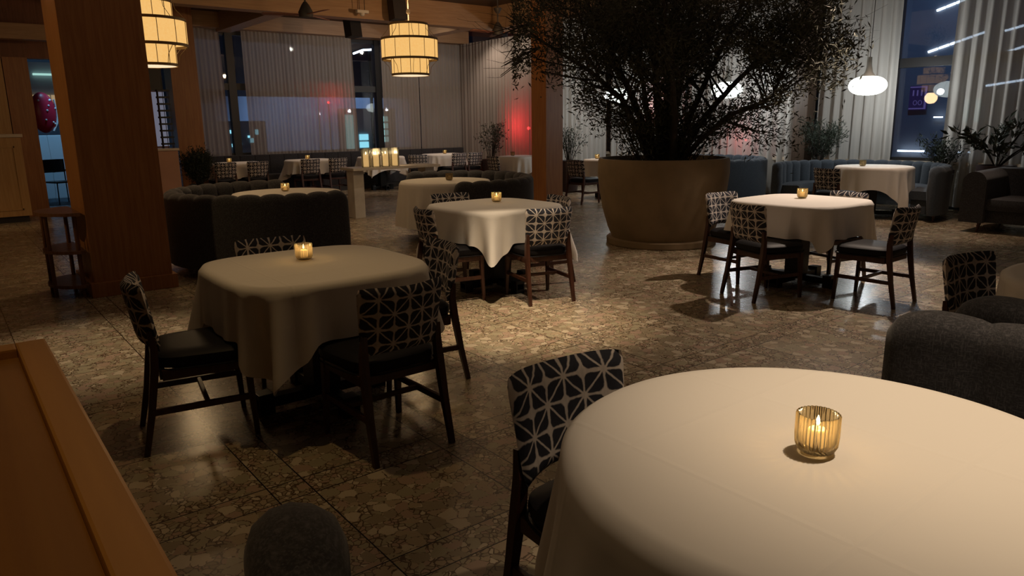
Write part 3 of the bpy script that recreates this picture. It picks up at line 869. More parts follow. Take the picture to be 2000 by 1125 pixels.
# right sofa
t = thing('lounge_sofa', 'grey lounge sofa with rounded arm and tapered wooden legs at the right edge', 'sofa', (10.95, 2.8, 0))
b = bm_new(); box(b, -.42, .42, -.95, .95, .13, .30, .03); obj('base', b, 'booth', t)
b = bm_new(); box(b, -.47, .30, -.80, .80, .29, .44, .05); obj('seat_cushion', b, 'booth', t)
b = bm_new(); box(b, .22, .48, -.97, .97, .20, .80, .07); obj('backrest', b, 'booth', t)
for sy in (-1, 1):
    b = bm_new()
    out = []
    for k in range(13):
        a = PI * k / 12; out.append((.92 * sy + .14 * math.cos(a), .64 + .14 * math.sin(a)))
    out += [(.92 * sy - .14, .13), (.92 * sy + .14, .13)]
    va = [b.verts.new((-.50, y, z)) for y, z in out]; vb = [b.verts.new((.45, y, z + .02)) for y, z in out]
    b.faces.new(va); b.faces.new(vb[::-1])
    for i in range(len(va)): b.faces.new((va[i], va[(i + 1) % len(va)], vb[(i + 1) % len(va)], vb[i]))
    obj('arm', b, 'booth', t)
    for sx in (-.40, .38):
        b = bm_new(); tube(b, [(sx - .02, sy * .86, 0), (sx, sy * .84, .14)], [.013, .026], 8); obj('leg', b, 'chairwood', t)
    if sy == 1:
        pass
b = bm_new(); tube(b, [(-.40, 0, 0), (-.38, 0, .14)], [.013, .026], 8); obj('leg', b, 'chairwood', t)

# ------------------------------------------------------------------ planter and olive tree
PX, PY = 6.96, 5.90
t = thing('round_planter', 'huge sandy concrete planter holding the olive tree', 'planter', (PX, PY, 0))
b = bm_new(); lathe(b, [(.0, .07), (.60, .07), (.655, .20), (.72, .42), (.765, .66), (.785, .85), (.782, 1.0), (.770, 1.03), (.735, 1.03), (.725, .98), (.72, .90), (.0, .90)], 72); obj('bowl', b, 'concrete', t)
b = bm_new(); lathe(b, [(.0, 0), (.655, 0), (.665, .01), (.665, .07), (.65, .08), (.0, .08)], 72); obj('plinth', b, 'concrete', t)
b = bm_new(); lathe(b, [(.0, .90), (.71, .90), (.70, .955), (.3, .985), (.0, .99)], 48); obj('soil', b, 'soil', t)

tree = thing('olive_tree', 'big multi-stemmed olive tree growing from the huge planter', 'tree', (PX, PY, .95))
AX = Vector((.788, -.616, 0)); AY = Vector((.616, .788, 0)); AZ = Vector((0, 0, 1))
def W(a, d, z): return AX * a + AY * d + AZ * (z - .95)
tb = bm_new(); tips = []
rt = random.Random(11)
def grow(p, dirv, length, rad, depth, leafy=True):
    seg = max(3, int(length / .14)); pts = [p.copy()]; rads = [rad]; d = dirv.normalized(); q = p.copy()
    r1 = rad * .55
    for i in range(seg):
        d = (d + Vector((rt.uniform(-1, 1), rt.uniform(-1, 1), rt.uniform(-.7, .9))) * .16).normalized()
        q = q + d * (length / seg)
        if q.z > 2.68: q.z = 2.68
        pts.append(q.copy()); rads.append(rad + (r1 - rad) * (i + 1) / seg)
        if depth <= 2: tips.append((q.copy(), d.copy(), depth))
        if depth > 0 and i >= seg * .3 and rt.random() < (.75 if depth > 1 else .6):
            side = Vector((rt.uniform(-1, 1), rt.uniform(-1, 1), rt.uniform(-.35, .6))).normalized()
            grow(q.copy(), d * .75 + side * .8, length * rt.uniform(.38, .62), rads[-1] * .55, depth - 1)
    tube(tb, pts, rads, 8 if rad > .02 else (5 if rad > .008 else 3), caps=True)
# explicit main limbs (a: sideways, d: depth, z: height)
limbs = [
 [(-.10, 0, .95), (-.22, .05, 1.35), (-.38, .1, 1.75), (-.62, .15, 2.25), (-.95, .2, 2.9)],
 [(-.16, -.1, .95), (-.34, -.15, 1.35), (-.55, -.2, 1.72), (-.95, -.25, 2.05), (-1.45, -.2, 2.35)],
 [(.0, .05, .95), (-.04, .1, 1.5), (-.1, .15, 2.1), (-.22, .3, 3.0)],
 [(.05, -.05, .95), (.08, -.12, 1.5), (.18, -.25, 2.2), (.25, -.4, 3.1)],
 [(.12, .0, .95), (.28, .05, 1.4), (.50, .15, 1.9), (.78, .3, 2.45), (1.1, .4, 3.1)],
 [(.18, .1, .95), (.40, .12, 1.35), (.72, .1, 1.75), (1.15, .05, 2.2), (1.7, .0, 2.75)],
 [(.16, -.12, .95), (.34, -.25, 1.2), (.66, -.4, 1.52), (1.02, -.5, 1.66), (1.10, -.52, 1.74), (1.2, -.54, 2.0), (1.42, -.5, 2.4)],
 [(-.05, .15, .95), (-.12, .4, 1.5), (-.2, .75, 2.2), (-.3, 1.1, 2.9)],
 [(.08, -.2, .95), (.02, -.45, 1.5), (-.12, -.8, 2.2), (-.3, -1.1, 2.8)],
 [(-.02, .0, .95), (.02, .0, 1.5), (.06, .02, 2.2), (.1, .0, 3.2)],
]
for li, L in enumerate(limbs):
    pts = [W(*q) for q in L]; base = (.06, .05, .075, .06, .05, .05, .036, .05, .05, .07)[li]
    # smooth interpolation
    fine = []; 
    for i in range(len(pts) - 1):
        for s in range(5): fine.append(pts[i].lerp(pts[i + 1], s / 5) + Vector((rt.uniform(-1, 1), rt.uniform(-1, 1), 0)) * .008)
    fine.append(pts[-1])
    rads = [base * (1 - .72 * i / (len(fine) - 1)) for i in range(len(fine))]
    tube(tb, fine, rads, 9)
    for i, q in enumerate(fine):
        fr = i / len(fine)
        if q.z + .95 < 1.52: continue
        d = (fine[min(i + 1, len(fine) - 1)] - fine[i - 1]).normalized()
        nb = 1 if fr < .5 else 2
        for _ in range(nb):
            if rt.random() < .95:
                side = Vector((rt.uniform(-1, 1), rt.uniform(-1, 1), rt.uniform(-.2, .7))).normalized()
                grow(q.copy(), d * .45 + side, rt.uniform(.45, .85), rads[i] * .5, 2)
# thin shoots round the stem foot and the low sprays
for k in range(46):
    a = rt.uniform(-.30, .34); d = rt.uniform(-.3, .3)
    grow(W(a, d, .96), Vector((0, 0, 1)) + AX * a * 1.9 + AY * d, rt.uniform(.4, .75), .007, 1)
for q, dr, n_ in ((W(-.38, -.1, 1.5), AX * -1 + AZ * .05, 5), (W(-.5, .05, 1.75), AX * -1.0 - AZ * .05, 4), (W(.62, -.4, 1.45), AX * 1 - AZ * .05, 6), (W(.35, -.1, 1.25), AX * .8 + AZ * .3, 5),
                 (W(-1.5, -.15, 2.3), AX * -1 - AZ * .45, 6), (W(-1.6, .1, 2.6), AX * -1 - AZ * .6, 5), (W(1.5, .1, 2.5), AX * 1 - AZ * .3, 4), (W(1.2, .2, 2.3), AX * 1 - AZ * .4, 5)):
    for _ in range(n_): grow(q.copy(), dr + Vector((rt.uniform(-1, 1), rt.uniform(-1, 1), rt.uniform(-1, 1))) * .45, rt.uniform(.35, .6), .008, 1)
obj('stems', tb, 'bark', tree)

def leaf_mesh(name, tips, per, L, Wd, m, parent, seed, spread=.05, maxn=26000):
    rnd = random.Random(seed); vs = []; fs = []
    for (q, d, dep) in tips:
        for _ in range(per):
            if len(fs) >= maxn: break
            base = q + Vector((rnd.gauss(0, spread), rnd.gauss(0, spread), rnd.gauss(0, spread)))
            ld = (d * .8 + Vector((rnd.uniform(-1, 1), rnd.uniform(-1, 1), rnd.uniform(-.9, .9)))).normalized()
            if parent.name == 'olive_tree' and (base.z > 2.68 or not -1.8 < base.dot(AX) < 1.78): continue
            l = L * rnd.uniform(.7, 1.25); w = Wd * rnd.uniform(.8, 1.2)
            sd = ld.cross(Vector((rnd.uniform(-1, 1), rnd.uniform(-1, 1), rnd.uniform(-1, 1)))).normalized()
            nn = ld.cross(sd)
            i = len(vs)
            vs += [base, base + ld * l * .45 + sd * w * .5 + nn * w * .14, base + ld * l + nn * (-l * .08), base + ld * l * .45 - sd * w * .5 + nn * w * .14]
            fs += [(i, i + 1, i + 2), (i, i + 2, i + 3)]
    me = D.meshes.new(name); me.from_pydata([tuple(v) for v in vs], [], fs); me.materials.append(MT[m])
    o = D.objects.new(name, me); C.objects.link(o); o.parent = parent
    return o
rt.shuffle(tips)
leaf_mesh('foliage', [q for q in tips if q[0].z < 2.66], 17, .066, .0165, 'leaf', tree, 3, .085, maxn=150000)

def bush(name, x, y, z0, label, cat, h, w, seed, m='leaf2', n=60, leafL=.06, leafW=.016, pot=None, stems=10):
    """potted shrub; pot=(radius,height,material) or None"""
    t = thing(name, label, cat, (x, y, 0)); rnd = random.Random(seed)
    if pot:
        r, ph, pm = pot
        b = bm_new(); lathe(b, [(.0, 0), (r * .72, 0), (r * .86, ph * .4), (r, ph), (r * .92, ph), (r * .88, ph - .05), (.0, ph - .05)], 32); obj('pot', b, pm, t)
        z0 = ph - .06
    tips = []; b = bm_new()
    for k in range(stems):
        a = rnd.uniform(0, 6.28); tl = rnd.uniform(.15, 1) * w
        end = Vector((math.cos(a) * tl, math.sin(a) * tl, z0 + h * rnd.uniform(.6, 1)))
        st = Vector((math.cos(a) * .04, math.sin(a) * .04, z0)); pts = []
        for i in range(7):
            s = i / 6; q = st.lerp(end, s) + Vector((0, 0, .12 * h * math.sin(PI * s))); pts.append(q)
            if i >= 2:
                for _ in range(max(1, n // stems)):
                    tips.append((q + Vector((rnd.gauss(0, .05), rnd.gauss(0, .05), rnd.gauss(0, .05))), (end - st).normalized(), 0))
        tube(b, pts, [.009 - .001 * i for i in range(7)], 5)
    obj('stems', b, 'bark', t); leaf_mesh('foliage', tips, 3, leafL, leafW, m, t, seed, .035)
    return t
bush('potted_shrub', 3.85, 14.3, 0, 'dark rounded shrub in front of the far amber column, left of the wall banquette', 'plant', .62, .26, 31, 'leaf2', 420, pot=(.20, .42, 'potdark'), stems=30)
bush('potted_shrub', 10.55, 14.25, 0, 'tall leafy plant in front of the red glowing curtain', 'plant', .95, .42, 32, 'leaf', 40, pot=(.22, .62, 'potdark'), stems=13, leafL=.07, leafW=.025)
bush('potted_shrub', 10.75, 11.7, 0, 'bushy plant between the slim column and the planter tree', 'plant', .75, .36, 33, 'leaf2', 60, pot=(.24, .66, 'potdark'), stems=16)
bush('potted_shrub', 12.15, 6.85, 0, 'spiky dark shrub behind the blue booth at the foot of the brown window column', 'plant', .80, .44, 34, 'leaf2', 110, pot=(.20, .70, 'potdark'), stems=20, leafL=.09)
bush('potted_shrub', 12.45, 4.92, 0, 'low dark shrub before the uncovered right window, behind the blue booth', 'plant', .50, .30, 36, 'leaf2', 60, pot=(.18, .66, 'potdark'), stems=12, leafL=.07)

# broad-leaved plant on the right
t = thing('umbrella_plant', 'tall arching broad-leaved plant in a dark pot beside the grey sofa', 'plant', (12.0, 4.02, 0))
b = bm_new(); lathe(b, [(.0, 0), (.17, 0), (.23, .35), (.25, .78), (.22, .78), (.21, .72), (.0, .72)], 32); obj('pot', b, 'potdark', t)
rp = random.Random(5); sb = bm_new(); tips = []
for (ea, ed, ez, n_) in ((-.55, .0, 1.22, 9), (-.30, .15, 1.10, 8), (.05, .1, 1.15, 8), (.45, -.1, 1.45, 9), (.62, -.15, 1.72, 9), (.75, .0, 1.10, 9), (.25, .2, 1.35, 7), (-.1, -.2, .98, 7), (.95, .1, 1.12, 6), (.4, -.25, 1.02, 7)):
    end = AX * ea + AY * ed + AZ * ez; st = Vector((0, 0, .72)); pts = []
    for i in range(9):
        s = i / 8; q = st.lerp(end, s) + AZ * (.12 * math.sin(PI * s)); pts.append(q)
        if i >= 4:
            for _ in range(n_): tips.append((q, (end - st).normalized(), 0))
    tube(sb, pts, .008, 5)
obj('stems', sb, 'bark', t); leaf_mesh('foliage', tips, 1, .15, .045, 'leaf3', t, 8, .05)

# ------------------------------------------------------------------ lanterns, pendants
def lantern(x, y, zc, label, rz=0):
    t = thing('lantern_chandelier', label, 'chandelier', (x, y, zc), rz, 'tiered fabric lantern chandeliers')
    tiers = [(.245, .10, .29), (.365, -.145, .105), (.242, -.34, -.13)]
    # tier radius, z0, z1
    for r, z0, z1 in tiers:
        b = bm_new(); lathe(b, [(r, z0), (r, z1), (r - .006, z1), (r - .006, z0)], 64, close=True); sh = obj('shade', b, 'shade', t)
        b = bm_new()
        for zz in (z0, z1):
            lathe(b, [(r + .004, zz - .014), (r + .004, zz + .014), (r - .008, zz + .014), (r - .008, zz - .014)], 64, close=True)
        obj('band', b, 'shadeband', sh)
        for k in range(12):
            b = bm_new(); a = 2 * PI * k / 12; tube(b, [((r + .003) * math.cos(a), (r + .003) * math.sin(a), z0), ((r + .003) * math.cos(a), (r + .003) * math.sin(a), z1)], .0035, 5); obj('rib', b, 'shadeband', sh)
    b = bm_new(); lathe(b, [(.0, -.352), (.23, -.352), (.23, -.344), (.0, -.344)], 48); obj('diffuser', b, emis('diffuser_glow', (1, .80, .52), 1.0), t)
    # curved wires between tiers
    for k in range(8):
        a = 2 * PI * (k + .5) / 8; c, s = math.cos(a), math.sin(a)
        for pts in ([(.26, .30), (.275, .22), (.365, .12)], [(.365, -.15), (.28, -.24), (.255, -.34)]):
            b = bm_new(); tube(b, [(r_ * c, r_ * s, z_) for r_, z_ in pts], .003, 4); obj('wire', b, 'shadeband', t)
    b = bm_new(); tube(b, [(0, 0, .30), (0, 0, CEIL - zc)], .007, 8); lathe(b, [(.0, .42), (.02, .42), (.028, .44), (.02, .47), (.0, .47)], 16)
    for q in (-1, 1): tube(b, [(q * .02, 0, .62), (q * .02, 0, CEIL - zc)], .003, 5)
    obj('stem', b, 'stone', t)
    light('POINT', (x, y, zc + .45), 16, (1, .66, .33), shadow_soft_size=.12)
    light('POINT', (x, y, zc - .48), 14, (1, .66, .33), shadow_soft_size=.15)
    return t
lantern(1.95, 8.55, 2.44, 'left tiered fabric lantern, half hidden by the massive column')
lantern(5.13, 8.68, 2.44, 'right tiered fabric lantern, fully visible above the marble console')

def make_pendant(rad, zc):
    t = thing('pendant_lamp', '', 'pendant lamp')
    b = bm_new(); pr_ = []
    for k in range(17):
        a = -PI / 2 + PI * k / 16; sx = math.cos(a); pr_.append((rad * abs(sx) ** .8, .145 * math.sin(a) * (1 if a < 0 else 1.0)))
    lathe(b, pr_, 40); obj('globe', b, 'pend', t)
    b = bm_new()
    for k in range(10):
        a0 = 2 * PI * k / 10; pts = []
        for q in range(11):
            a = -PI / 2 * .9 + PI * .9 * q / 10; pts.append(((rad * abs(math.cos(a)) ** .8 + .002) * math.cos(a0), (rad * abs(math.cos(a)) ** .8 + .002) * math.sin(a0), .146 * math.sin(a)))
        tube(b, pts, .002, 4)
    obj('rib', b, 'opal_dim', t)
    b = bm_new(); lathe(b, [(.11, .125), (.055, .20), (.035, .30), (.028, .42), (.0, .42)], 24); obj('neck', b, 'pendcap', t)
    b = bm_new(); tube(b, [(0, 0, .42), (0, 0, CEIL - zc)], .005, 6); obj('cord', b, 'blackpl', t)
    return t
pn = make_pendant(.275, 1.96)
pl = [(11.45, 5.72, 1.95, 'white oval pendant hanging before the drape, fully visible above the blue booth'),
      (11.45, 8.28, 1.99, 'white oval pendant seen through the tree\'s right branches'),
      (11.45, 11.0, 1.99, 'white oval pendant seen through the tree\'s left branches')]
for i, (x, y, z, l) in enumerate(pl):
    o = pn if i == 0 else dup(pn, (0, 0, 0), 0, l)
    o.location = (x, y, z); o['label'] = l; o['group'] = 'white oval pendants along the drapes'
    light('POINT', (x, y, z + .0), 0, (1, 1, 1)) if False else None
    light('POINT', (x + .42, y, z - .05), 34, (.92, .97, 1), shadow_soft_size=.05)

# ------------------------------------------------------------------ ceiling fans, speakers, emergency light
def make_fan(x, y, zm):
    t = thing('ceiling_fan', '', 'ceiling fan', (x, y, zm))
    b = bm_new(); lathe(b, [(.0, -.10), (.10, -.09), (.11, -.02), (.06, .08), (.025, .13), (.0, .13)], 24); obj('motor', b, 'blackpl', t)
    b = bm_new(); tube(b, [(0, 0, .12), (0, 0, CEIL - zm)], .013, 8); obj('downrod', b, 'blackpl', t)
    b = bm_new(); lathe(b, [(.0, .28), (.03, .28), (.07, .35), (.07, .37), (.0, .37)], 20); obj('canopy', b, 'blackpl', t)
    for k in range(3):
        a = 2 * PI * k / 3 + .62; b = bm_new()
        prism(b, [(.09, -.03), (.30, -.055), (.62, -.045), (.64, 0), (.62, .045), (.30, .05), (.09, .03)], -.055, -.045)
        bmesh.ops.rotate(b, verts=b.verts, cent=(0, 0, -.05), matrix=Matrix.Rotation(.18, 3, 'X')); bmesh.ops.rotate(b, verts=b.verts, cent=(0, 0, 0), matrix=Matrix.Rotation(a, 3, 'Z'))
        obj('blade', b, 'wallred', t, smooth=False)
    return t
f1 = make_fan(4.73, 11.0, 3.14); f1['label'] = 'dark ceiling fan left of the black speakers, before the long beam'; f1['group'] = 'ceiling fans'
f2 = dup(f1, (8.35, 11.0, 3.10), .5, 'dark ceiling fan right of the lantern, close to the tree leaves', 'ceiling fans')
def make_speaker():
    t = thing('ceiling_speaker', '', 'speaker')
    b = bm_new(); prism(b, [(-.14, -.12), (.14, -.12), (.11, .10), (-.11, .10)], -.20, .20); obj('cabinet', b, 'blackpl', t, smooth=False)
    b = bm_new(); box(b, -.03, .03, .08, .16, -.02, .12); obj('bracket', b, 'black', t, smooth=False)
    return t
sp = make_speaker()
for i, (x, y, z, rz, l) in enumerate(((6.92, 12.12, 3.48, .1, 'black speaker mounted on the long beam, just left of the lantern stem'), (6.76, 13.6, 3.32, .3, 'black speaker hanging beyond the beam, below and left of the other one'), (3.96, 12.12, 3.62, .1, 'black speaker at the top edge above the far left curtains'))):
    o = sp if i == 0 else dup(sp, (0, 0, 0), 0, l)
    o.location = (x, y, z); o.rotation_euler = (-.12, 0, rz); o['label'] = l; o['group'] = 'black ceiling speakers'
b = bm_new(); tube(b, [(6.74, 13.6, 3.45), (6.74, 13.6, CEIL)], .012, 6); tag(obj('speaker_rod', b, 'black', loc=(6.74, 13.6, 3.45)), 'thin black rod holding the lower speaker from the ceiling', 'rod')
t = thing('emergency_light', 'small white two-rod emergency light hanging before the beam', 'emergency light', (6.26, 12.15, 3.36))
b = bm_new(); box(b, -.11, .11, -.04, .04, .0, .05, .01); lathe(b, [(.0, -.05), (.03, -.045), (.045, -.02), (.045, .0), (.0, .0)], 16); obj('housing', b, 'opal_dim', t)
b = bm_new()
for q in (-.05, .05): tube(b, [(q, 0, .05), (q, 0, CEIL - 3.36)], .006, 6)
obj('rod', b, 'blackpl', t)

# ------------------------------------------------------------------ left side: stand, counter, half wall, bottle rack
t = thing('serving_stand', 'three-tier brown half-round serving stand against the massive column', 'side table', (.93, 7.60, 0))
def halfmoon(r, z0, z1):
    b = bm_new(); o = [(0, -r)] + [(-r * .82 * math.sin(PI * k / 24), -r * math.cos(PI * k / 24)) for k in range(1, 24)] + [(0, r)]
    prism(b, o, z0, z1); return b
for z, r in ((.725, .37), (.39, .34), (.085, .34)): obj('shelf', halfmoon(r, z, z + .028), 'stand', t)
for x, y in ((-.04, -.28), (-.04, .28), (-.24, -.13), (-.24, .13)):
    b = bm_new(); tube(b, [(x, y, 0), (x, y, .74)], .017, 10); obj('post', b, 'stand', t)

t = thing('host_counter', 'pale amber panelled counter at the far left edge', 'counter', (.0, 14.5, 0))
b = bm_new(); box(b, -2.0, 1.14, -.45, .35, .10, 1.34, .005); obj('body', b, 'cabinet', t, smooth=False)
b = bm_new(); box(b, -2.02, 1.17, -.48, .35, 1.34, 1.39, .005); obj('countertop', b, 'stone', t, smooth=False)
b = bm_new(); box(b, -2.0, 1.10, -.40, .35, 0, .10); obj('plinth', b, 'blackpl', t, smooth=False)
b = bm_new()
for x0 in (-.9, -.02, .62):
    box(b, x0, x0 + .02, -.462, -.45, .20, 1.2); box(b, x0 + .40, x0 + .42, -.462, -.45, .20, 1.2); box(b, x0, x0 + .42, -.462, -.45, .20, .22); box(b, x0, x0 + .42, -.462, -.45, 1.18, 1.2)
obj('panel_moulding', b, 'cabinet', t, smooth=False)
b = bm_new(); box(b, -2.9, 1.10, 14.75, 14.85, 1.39, 2.86); struct('wall_counter_back', b, 'cabinet')

t = thing('half_wall', 'low blush partition with pale stone cap beside the massive column', 'partition', (3.28, 14.2, 0))
b = bm_new(); box(b, -.45, .18, -.15, .15, 0, 1.06, .004); obj('body', b, 'blush', t, smooth=False)
b = bm_new(); box(b, -.48, .20, -.18, .18, 1.06, 1.10, .006); obj('cap', b, 'stone', t, smooth=False)
t = thing('bottle_rack', 'narrow black ladder rack standing on the stone cap beside the massive column', 'rack', (3.35, 14.22, 1.10))
b = bm_new()
for x in (-.085, .085): box(b, x - .004, x + .004, -.06, .06, 0, 1.0)
box(b, -.004, .004, -.008, .008, 0, 1.25)
obj('upright', b, 'black', t, smooth=False)
for k in range(9):
    z = .06 + k * .115
    b = bm_new(); box(b, -.10, .10, -.07, .07, z, z + .03); obj('rung', b, 'black', t, smooth=False)
b = bm_new(); box(b, -.35, .16, 14.82 - 14.22, 14.9 - 14.22, 1.02, 1.40); o = obj('wall_panel', b, 'frame'); o.location = (3.35, 14.22, 1.10)

b = bm_new(); box(b, 3.24, 3.54, 14.93, 15.0, 1.12, 2.10); tag(obj('lit_window', b, emis('frosted_glow', (.42, .42, .55), .30), smooth=False, loc=(3.39, 14.96, 1.12)), 'narrow frosted lavender window behind the black ladder rack', 'window')
tag(o, 'dark greenish rectangular panel on the wall above the ladder rack', 'wall panel')

# honey oak ledge next to the camera
t = thing('partition_wall', 'honey oak topped low partition in the bottom left corner', 'partition', (-.35, .85, 0))
b = bm_new(); box(b, -.50, .42, -.62, .62, 0, 1.05, .003); obj('body', b, 'ledge', t, smooth=False)
b = bm_new(); box(b, -.52, .415, -.64, .60, 1.05, 1.085, .002); obj('inset_top', b, 'ledge_groove', t, smooth=False)
b = bm_new(); box(b, .415, .46, -.64, .645, 1.05, 1.10, .004); box(b, -.52, .415, .60, .645, 1.05, 1.10, .004); obj('edge_rail', b, 'ledge', t, smooth=False)

# ------------------------------------------------------------------ outside
b = bm_new(); box(b, -12, 11.1, 16.6, 45, -.14, -.02); box(b, 13.2, 45, -20, 45, -.14, -.02); box(b, 11.1, 13.2, 16.6, 45, -.14, -.02)
tag(obj('pavement', b, 'asphalt', smooth=False, loc=(10, 25, -.1)), 'dark pavement outside the windows', 'pavement', kind='structure')
b = bm_new(); box(b, 16.5 - 12, 36, 30, 31, -.02, 9); tag(obj('night_building', b, 'facade', smooth=False, loc=(20, 30, 0)), 'dark building across the street beyond the far windows', 'building')
b = bm_new(); box(b, 6.8, 13.5, 23, 24, -.02, 2.35); tag(obj('street_wall', b, 'facade_l', smooth=False, loc=(11.5, 23, 0)), 'pale low building lit blue, seen in the uncovered far window', 'building')
b = bm_new(); box(b, 26, 27, -20, 16, -.02, 9); tag(obj('night_building', b, 'facade', smooth=False, loc=(26, 0, 0)), 'dark facade outside the uncovered right window', 'building')
# patio at the left doorway
b = bm_new(); box(b, 1.0, 4.2, 18.6, 18.9, -.02, 1.33, .02); tag(obj('patio_barrier', b, 'bluewall', smooth=False, loc=(2.6, 18.7, 0)), 'pale barrier glowing blue through the doorway at left', 'barrier')
t = thing('patio_chair', 'dark outdoor chair silhouette in the blue doorway', 'chair', (1.98, 17.3, -.02), .4)
b = bm_new(); box(b, -.22, .22, -.22, .22, .42, .45); obj('seat', b, 'black', t, smooth=False)
b = bm_new(); box(b, -.22, .22, .20, .23, .62, .88); obj('backrest', b, 'black', t, smooth=False)
for sx in (-.2, .2):
    for sy in (-.2, .2):
        b = bm_new(); tube(b, [(sx * 1.1, sy * 1.1, 0), (sx, sy, .43 if sy < 0 else .88)], .012, 6); obj('leg', b, 'black', t)
for sx in (-.22, .22):
    b = bm_new(); box(b, sx - .02, sx + .02, -.2, .2, .64, .67); obj('armrest', b, 'black', t, smooth=False)
t = thing('balloon', 'shiny red and white balloon hanging in the doorway at far left', 'balloon', (1.88, 17.6, 1.78), .3)
b = bm_new(); bmesh.ops.create_uvsphere(b, u_segments=24, v_segments=16, radius=1, matrix=Matrix.Diagonal((.24, .13, .40, 1))); obj('envelope', b, 'red', t)
b = bm_new()
for k in range(11):
    a = rp.uniform(-1.2, 1.2); h_ = rp.uniform(-.7, .7); c = math.sqrt(1 - h_ * h_)
    bmesh.ops.create_uvsphere(b, u_segments=8, v_segments=6, radius=.022, matrix=Matrix.Translation((.24 * c * math.sin(a), -.13 * c * math.cos(a) - .0, .40 * h_)))
obj('dot', b, 'white', t)
b = bm_new(); tube(b, [(.20, -.06, .26), (.245, -.02, .05), (.225, -.03, -.20), (.12, -.06, -.36)], .018, 6); obj('stripe', b, 'white', t)
b = bm_new(); tube(b, [(0, 0, -.38), (0.02, 0, -.9), (0, 0, -1.79)], .003, 4); obj('string', b, 'white', t)
b = bm_new(); box(b, 1.5, 4.0, 19.6, 20.6, 2.1, 2.9); box(b, 3.8, 3.95, 19.7, 19.9, -.02, 2.1); box(b, .0, .15, 19.7, 19.9, -.02, 2.1); box(b, 0, 1.5, 19.6, 20.6, 2.1, 2.9)
tag(obj('patio_canopy', b, 'facade_l', smooth=False, loc=(2.5, 20, 0)), 'grey canopy outside above the blue barrier at far left', 'canopy')
b = bm_new()
for k in range(9): box(b, 1.9 + k * .13, 2.0 + k * .13, 19.55, 19.6, 1.95, 2.2)
tag(obj('slat_screen', b, 'slatlit', smooth=False, loc=(2.4, 19.57, 1.95)), 'row of warmly lit slats under the outdoor canopy at far left', 'slat screen')
b = bm_new(); box(b, 2.0, 2.9, 19.52, 19.6, 2.62, 2.66); tag(obj('strip_light', b, 'mintlight', smooth=False, loc=(2.4, 19.55, 2.62)), 'bluish strip light under the canopy in the doorway', 'light')

# lights seen outside the far windows
def lampbox(name, x0, x1, y0, y1, z0, z1, m, label, cat='light', group=None):
    b = bm_new(); box(b, x0, x1, y0, y1, z0, z1); return tag(obj(name, b, m, smooth=False, loc=((x0 + x1) / 2, (y0 + y1) / 2, z0)), label, cat, group)
ro = random.Random(9)
t = thing('storefront', 'low dark storefront with cyan lights, left of the far black mullion', 'storefront', (6.5, 20.15, -.02))
b = bm_new(); box(b, -.75, .75, -.08, .3, 0, 1.62); obj('wall', b, 'facade', t, smooth=False)
for (x, z) in [(6.30, .95), (6.36, 1.12), (6.40, 1.28), (6.43, .78), (6.33, .88), (6.52, .62), (6.28, 1.30), (6.46, 1.0), (6.74, 1.18), (6.95, 1.26), (6.80, 1.05)]:
    w_, h_ = ro.uniform(.05, .11), ro.uniform(.05, .14)
    b = bm_new(); box(b, x - 6.5, x - 6.5 + w_, -.11, -.08, z, z + h_); obj('light', b, 'cyanlight', t, smooth=False)
t = thing('storefront', 'pale storefront with cyan and mint lit panes in the uncovered far window', 'storefront', (10.3, 20.15, -.02))
b = bm_new(); box(b, -.75, .95, -.08, .3, 0, 1.95); obj('wall', b, 'facade_l', t, smooth=False)
b = bm_new(); box(b, -.70, -.46, -.12, -.08, 0, 1.77); obj('lit_strip', b, 'mintlight', t, smooth=False)
for i in range(6):
    b = bm_new(); x = -.28 + .1 * (i % 3); z = .82 + .22 * (i // 3); box(b, x, x + .08, -.12, -.08, z, z + .17); obj('pane', b, 'cyanlight', t, smooth=False)
for i in range(4):
    b = bm_new(); z = .97 + .2 * i; box(b, .48, .68, -.12, -.08, z, z + .15); obj('pane', b, 'mintlight', t, smooth=False)
b = bm_new(); tube(b, [(9.9, 19.9, 3.45), (10.2, 19.9, 3.56), (10.6, 19.9, 3.60)], .03, 6); tag(obj('neon_tube', b, 'led', loc=(10.2, 20, 3.4)), 'curved white light tube high in the uncovered far window', 'light')
lampbox('street_sign', 10.55, 10.80, 19.9, 19.95, 3.28, 3.52, 'facade_l', 'small square sign hanging under the curved light tube', 'sign')
b = bm_new(); box(b, 10.46, 10.72, 19.92, 19.94, 3.52, 3.54); box(b, 10.40, 10.47, 19.94, 20.0, -.02, 3.58); tag(obj('sign_pole', b, 'black', smooth=False, loc=(10.44, 20, 0)), 'dark pole carrying the sign and light tube outside', 'pole')

# red signal lamps close behind the curtains
def red_lamp(x, y, z, label, e, s=.045):
    t = thing('signal_lamp', label, 'signal light', (x, y, 0), 0, 'red signal lamps outside the curtains')
    b = bm_new(); bmesh.ops.create_uvsphere(b, u_segments=16, v_segments=10, radius=s, matrix=Matrix.Translation((0, 0, z))); obj('lens', b, 'redlamp', t)
    b = bm_new(); tube(b, [(0, .0, -.02), (0, 0, z - s * .8)], .015, 6); obj('pole', b, 'black', t)
    light('POINT', (x, y, z + s * 1.8), e, (1, .03, .04), shadow_soft_size=.03)
red_lamp(7.48, 16.47, 1.98, 'red signal lamp glowing through the middle of the far left curtains', 4.5, .026)
red_lamp(11.40, 13.85, 1.33, 'brightest red signal lamp behind the leafy plant left of the slim column', 26, .04)
red_lamp(13.12, 8.97, 1.06, 'red signal lamp glowing through the drape right of the tree foot', 7, .025)
red_lamp(13.14, 11.1, 1.60, 'red signal lamp glimpsed between the tree trunks', 14, .06)

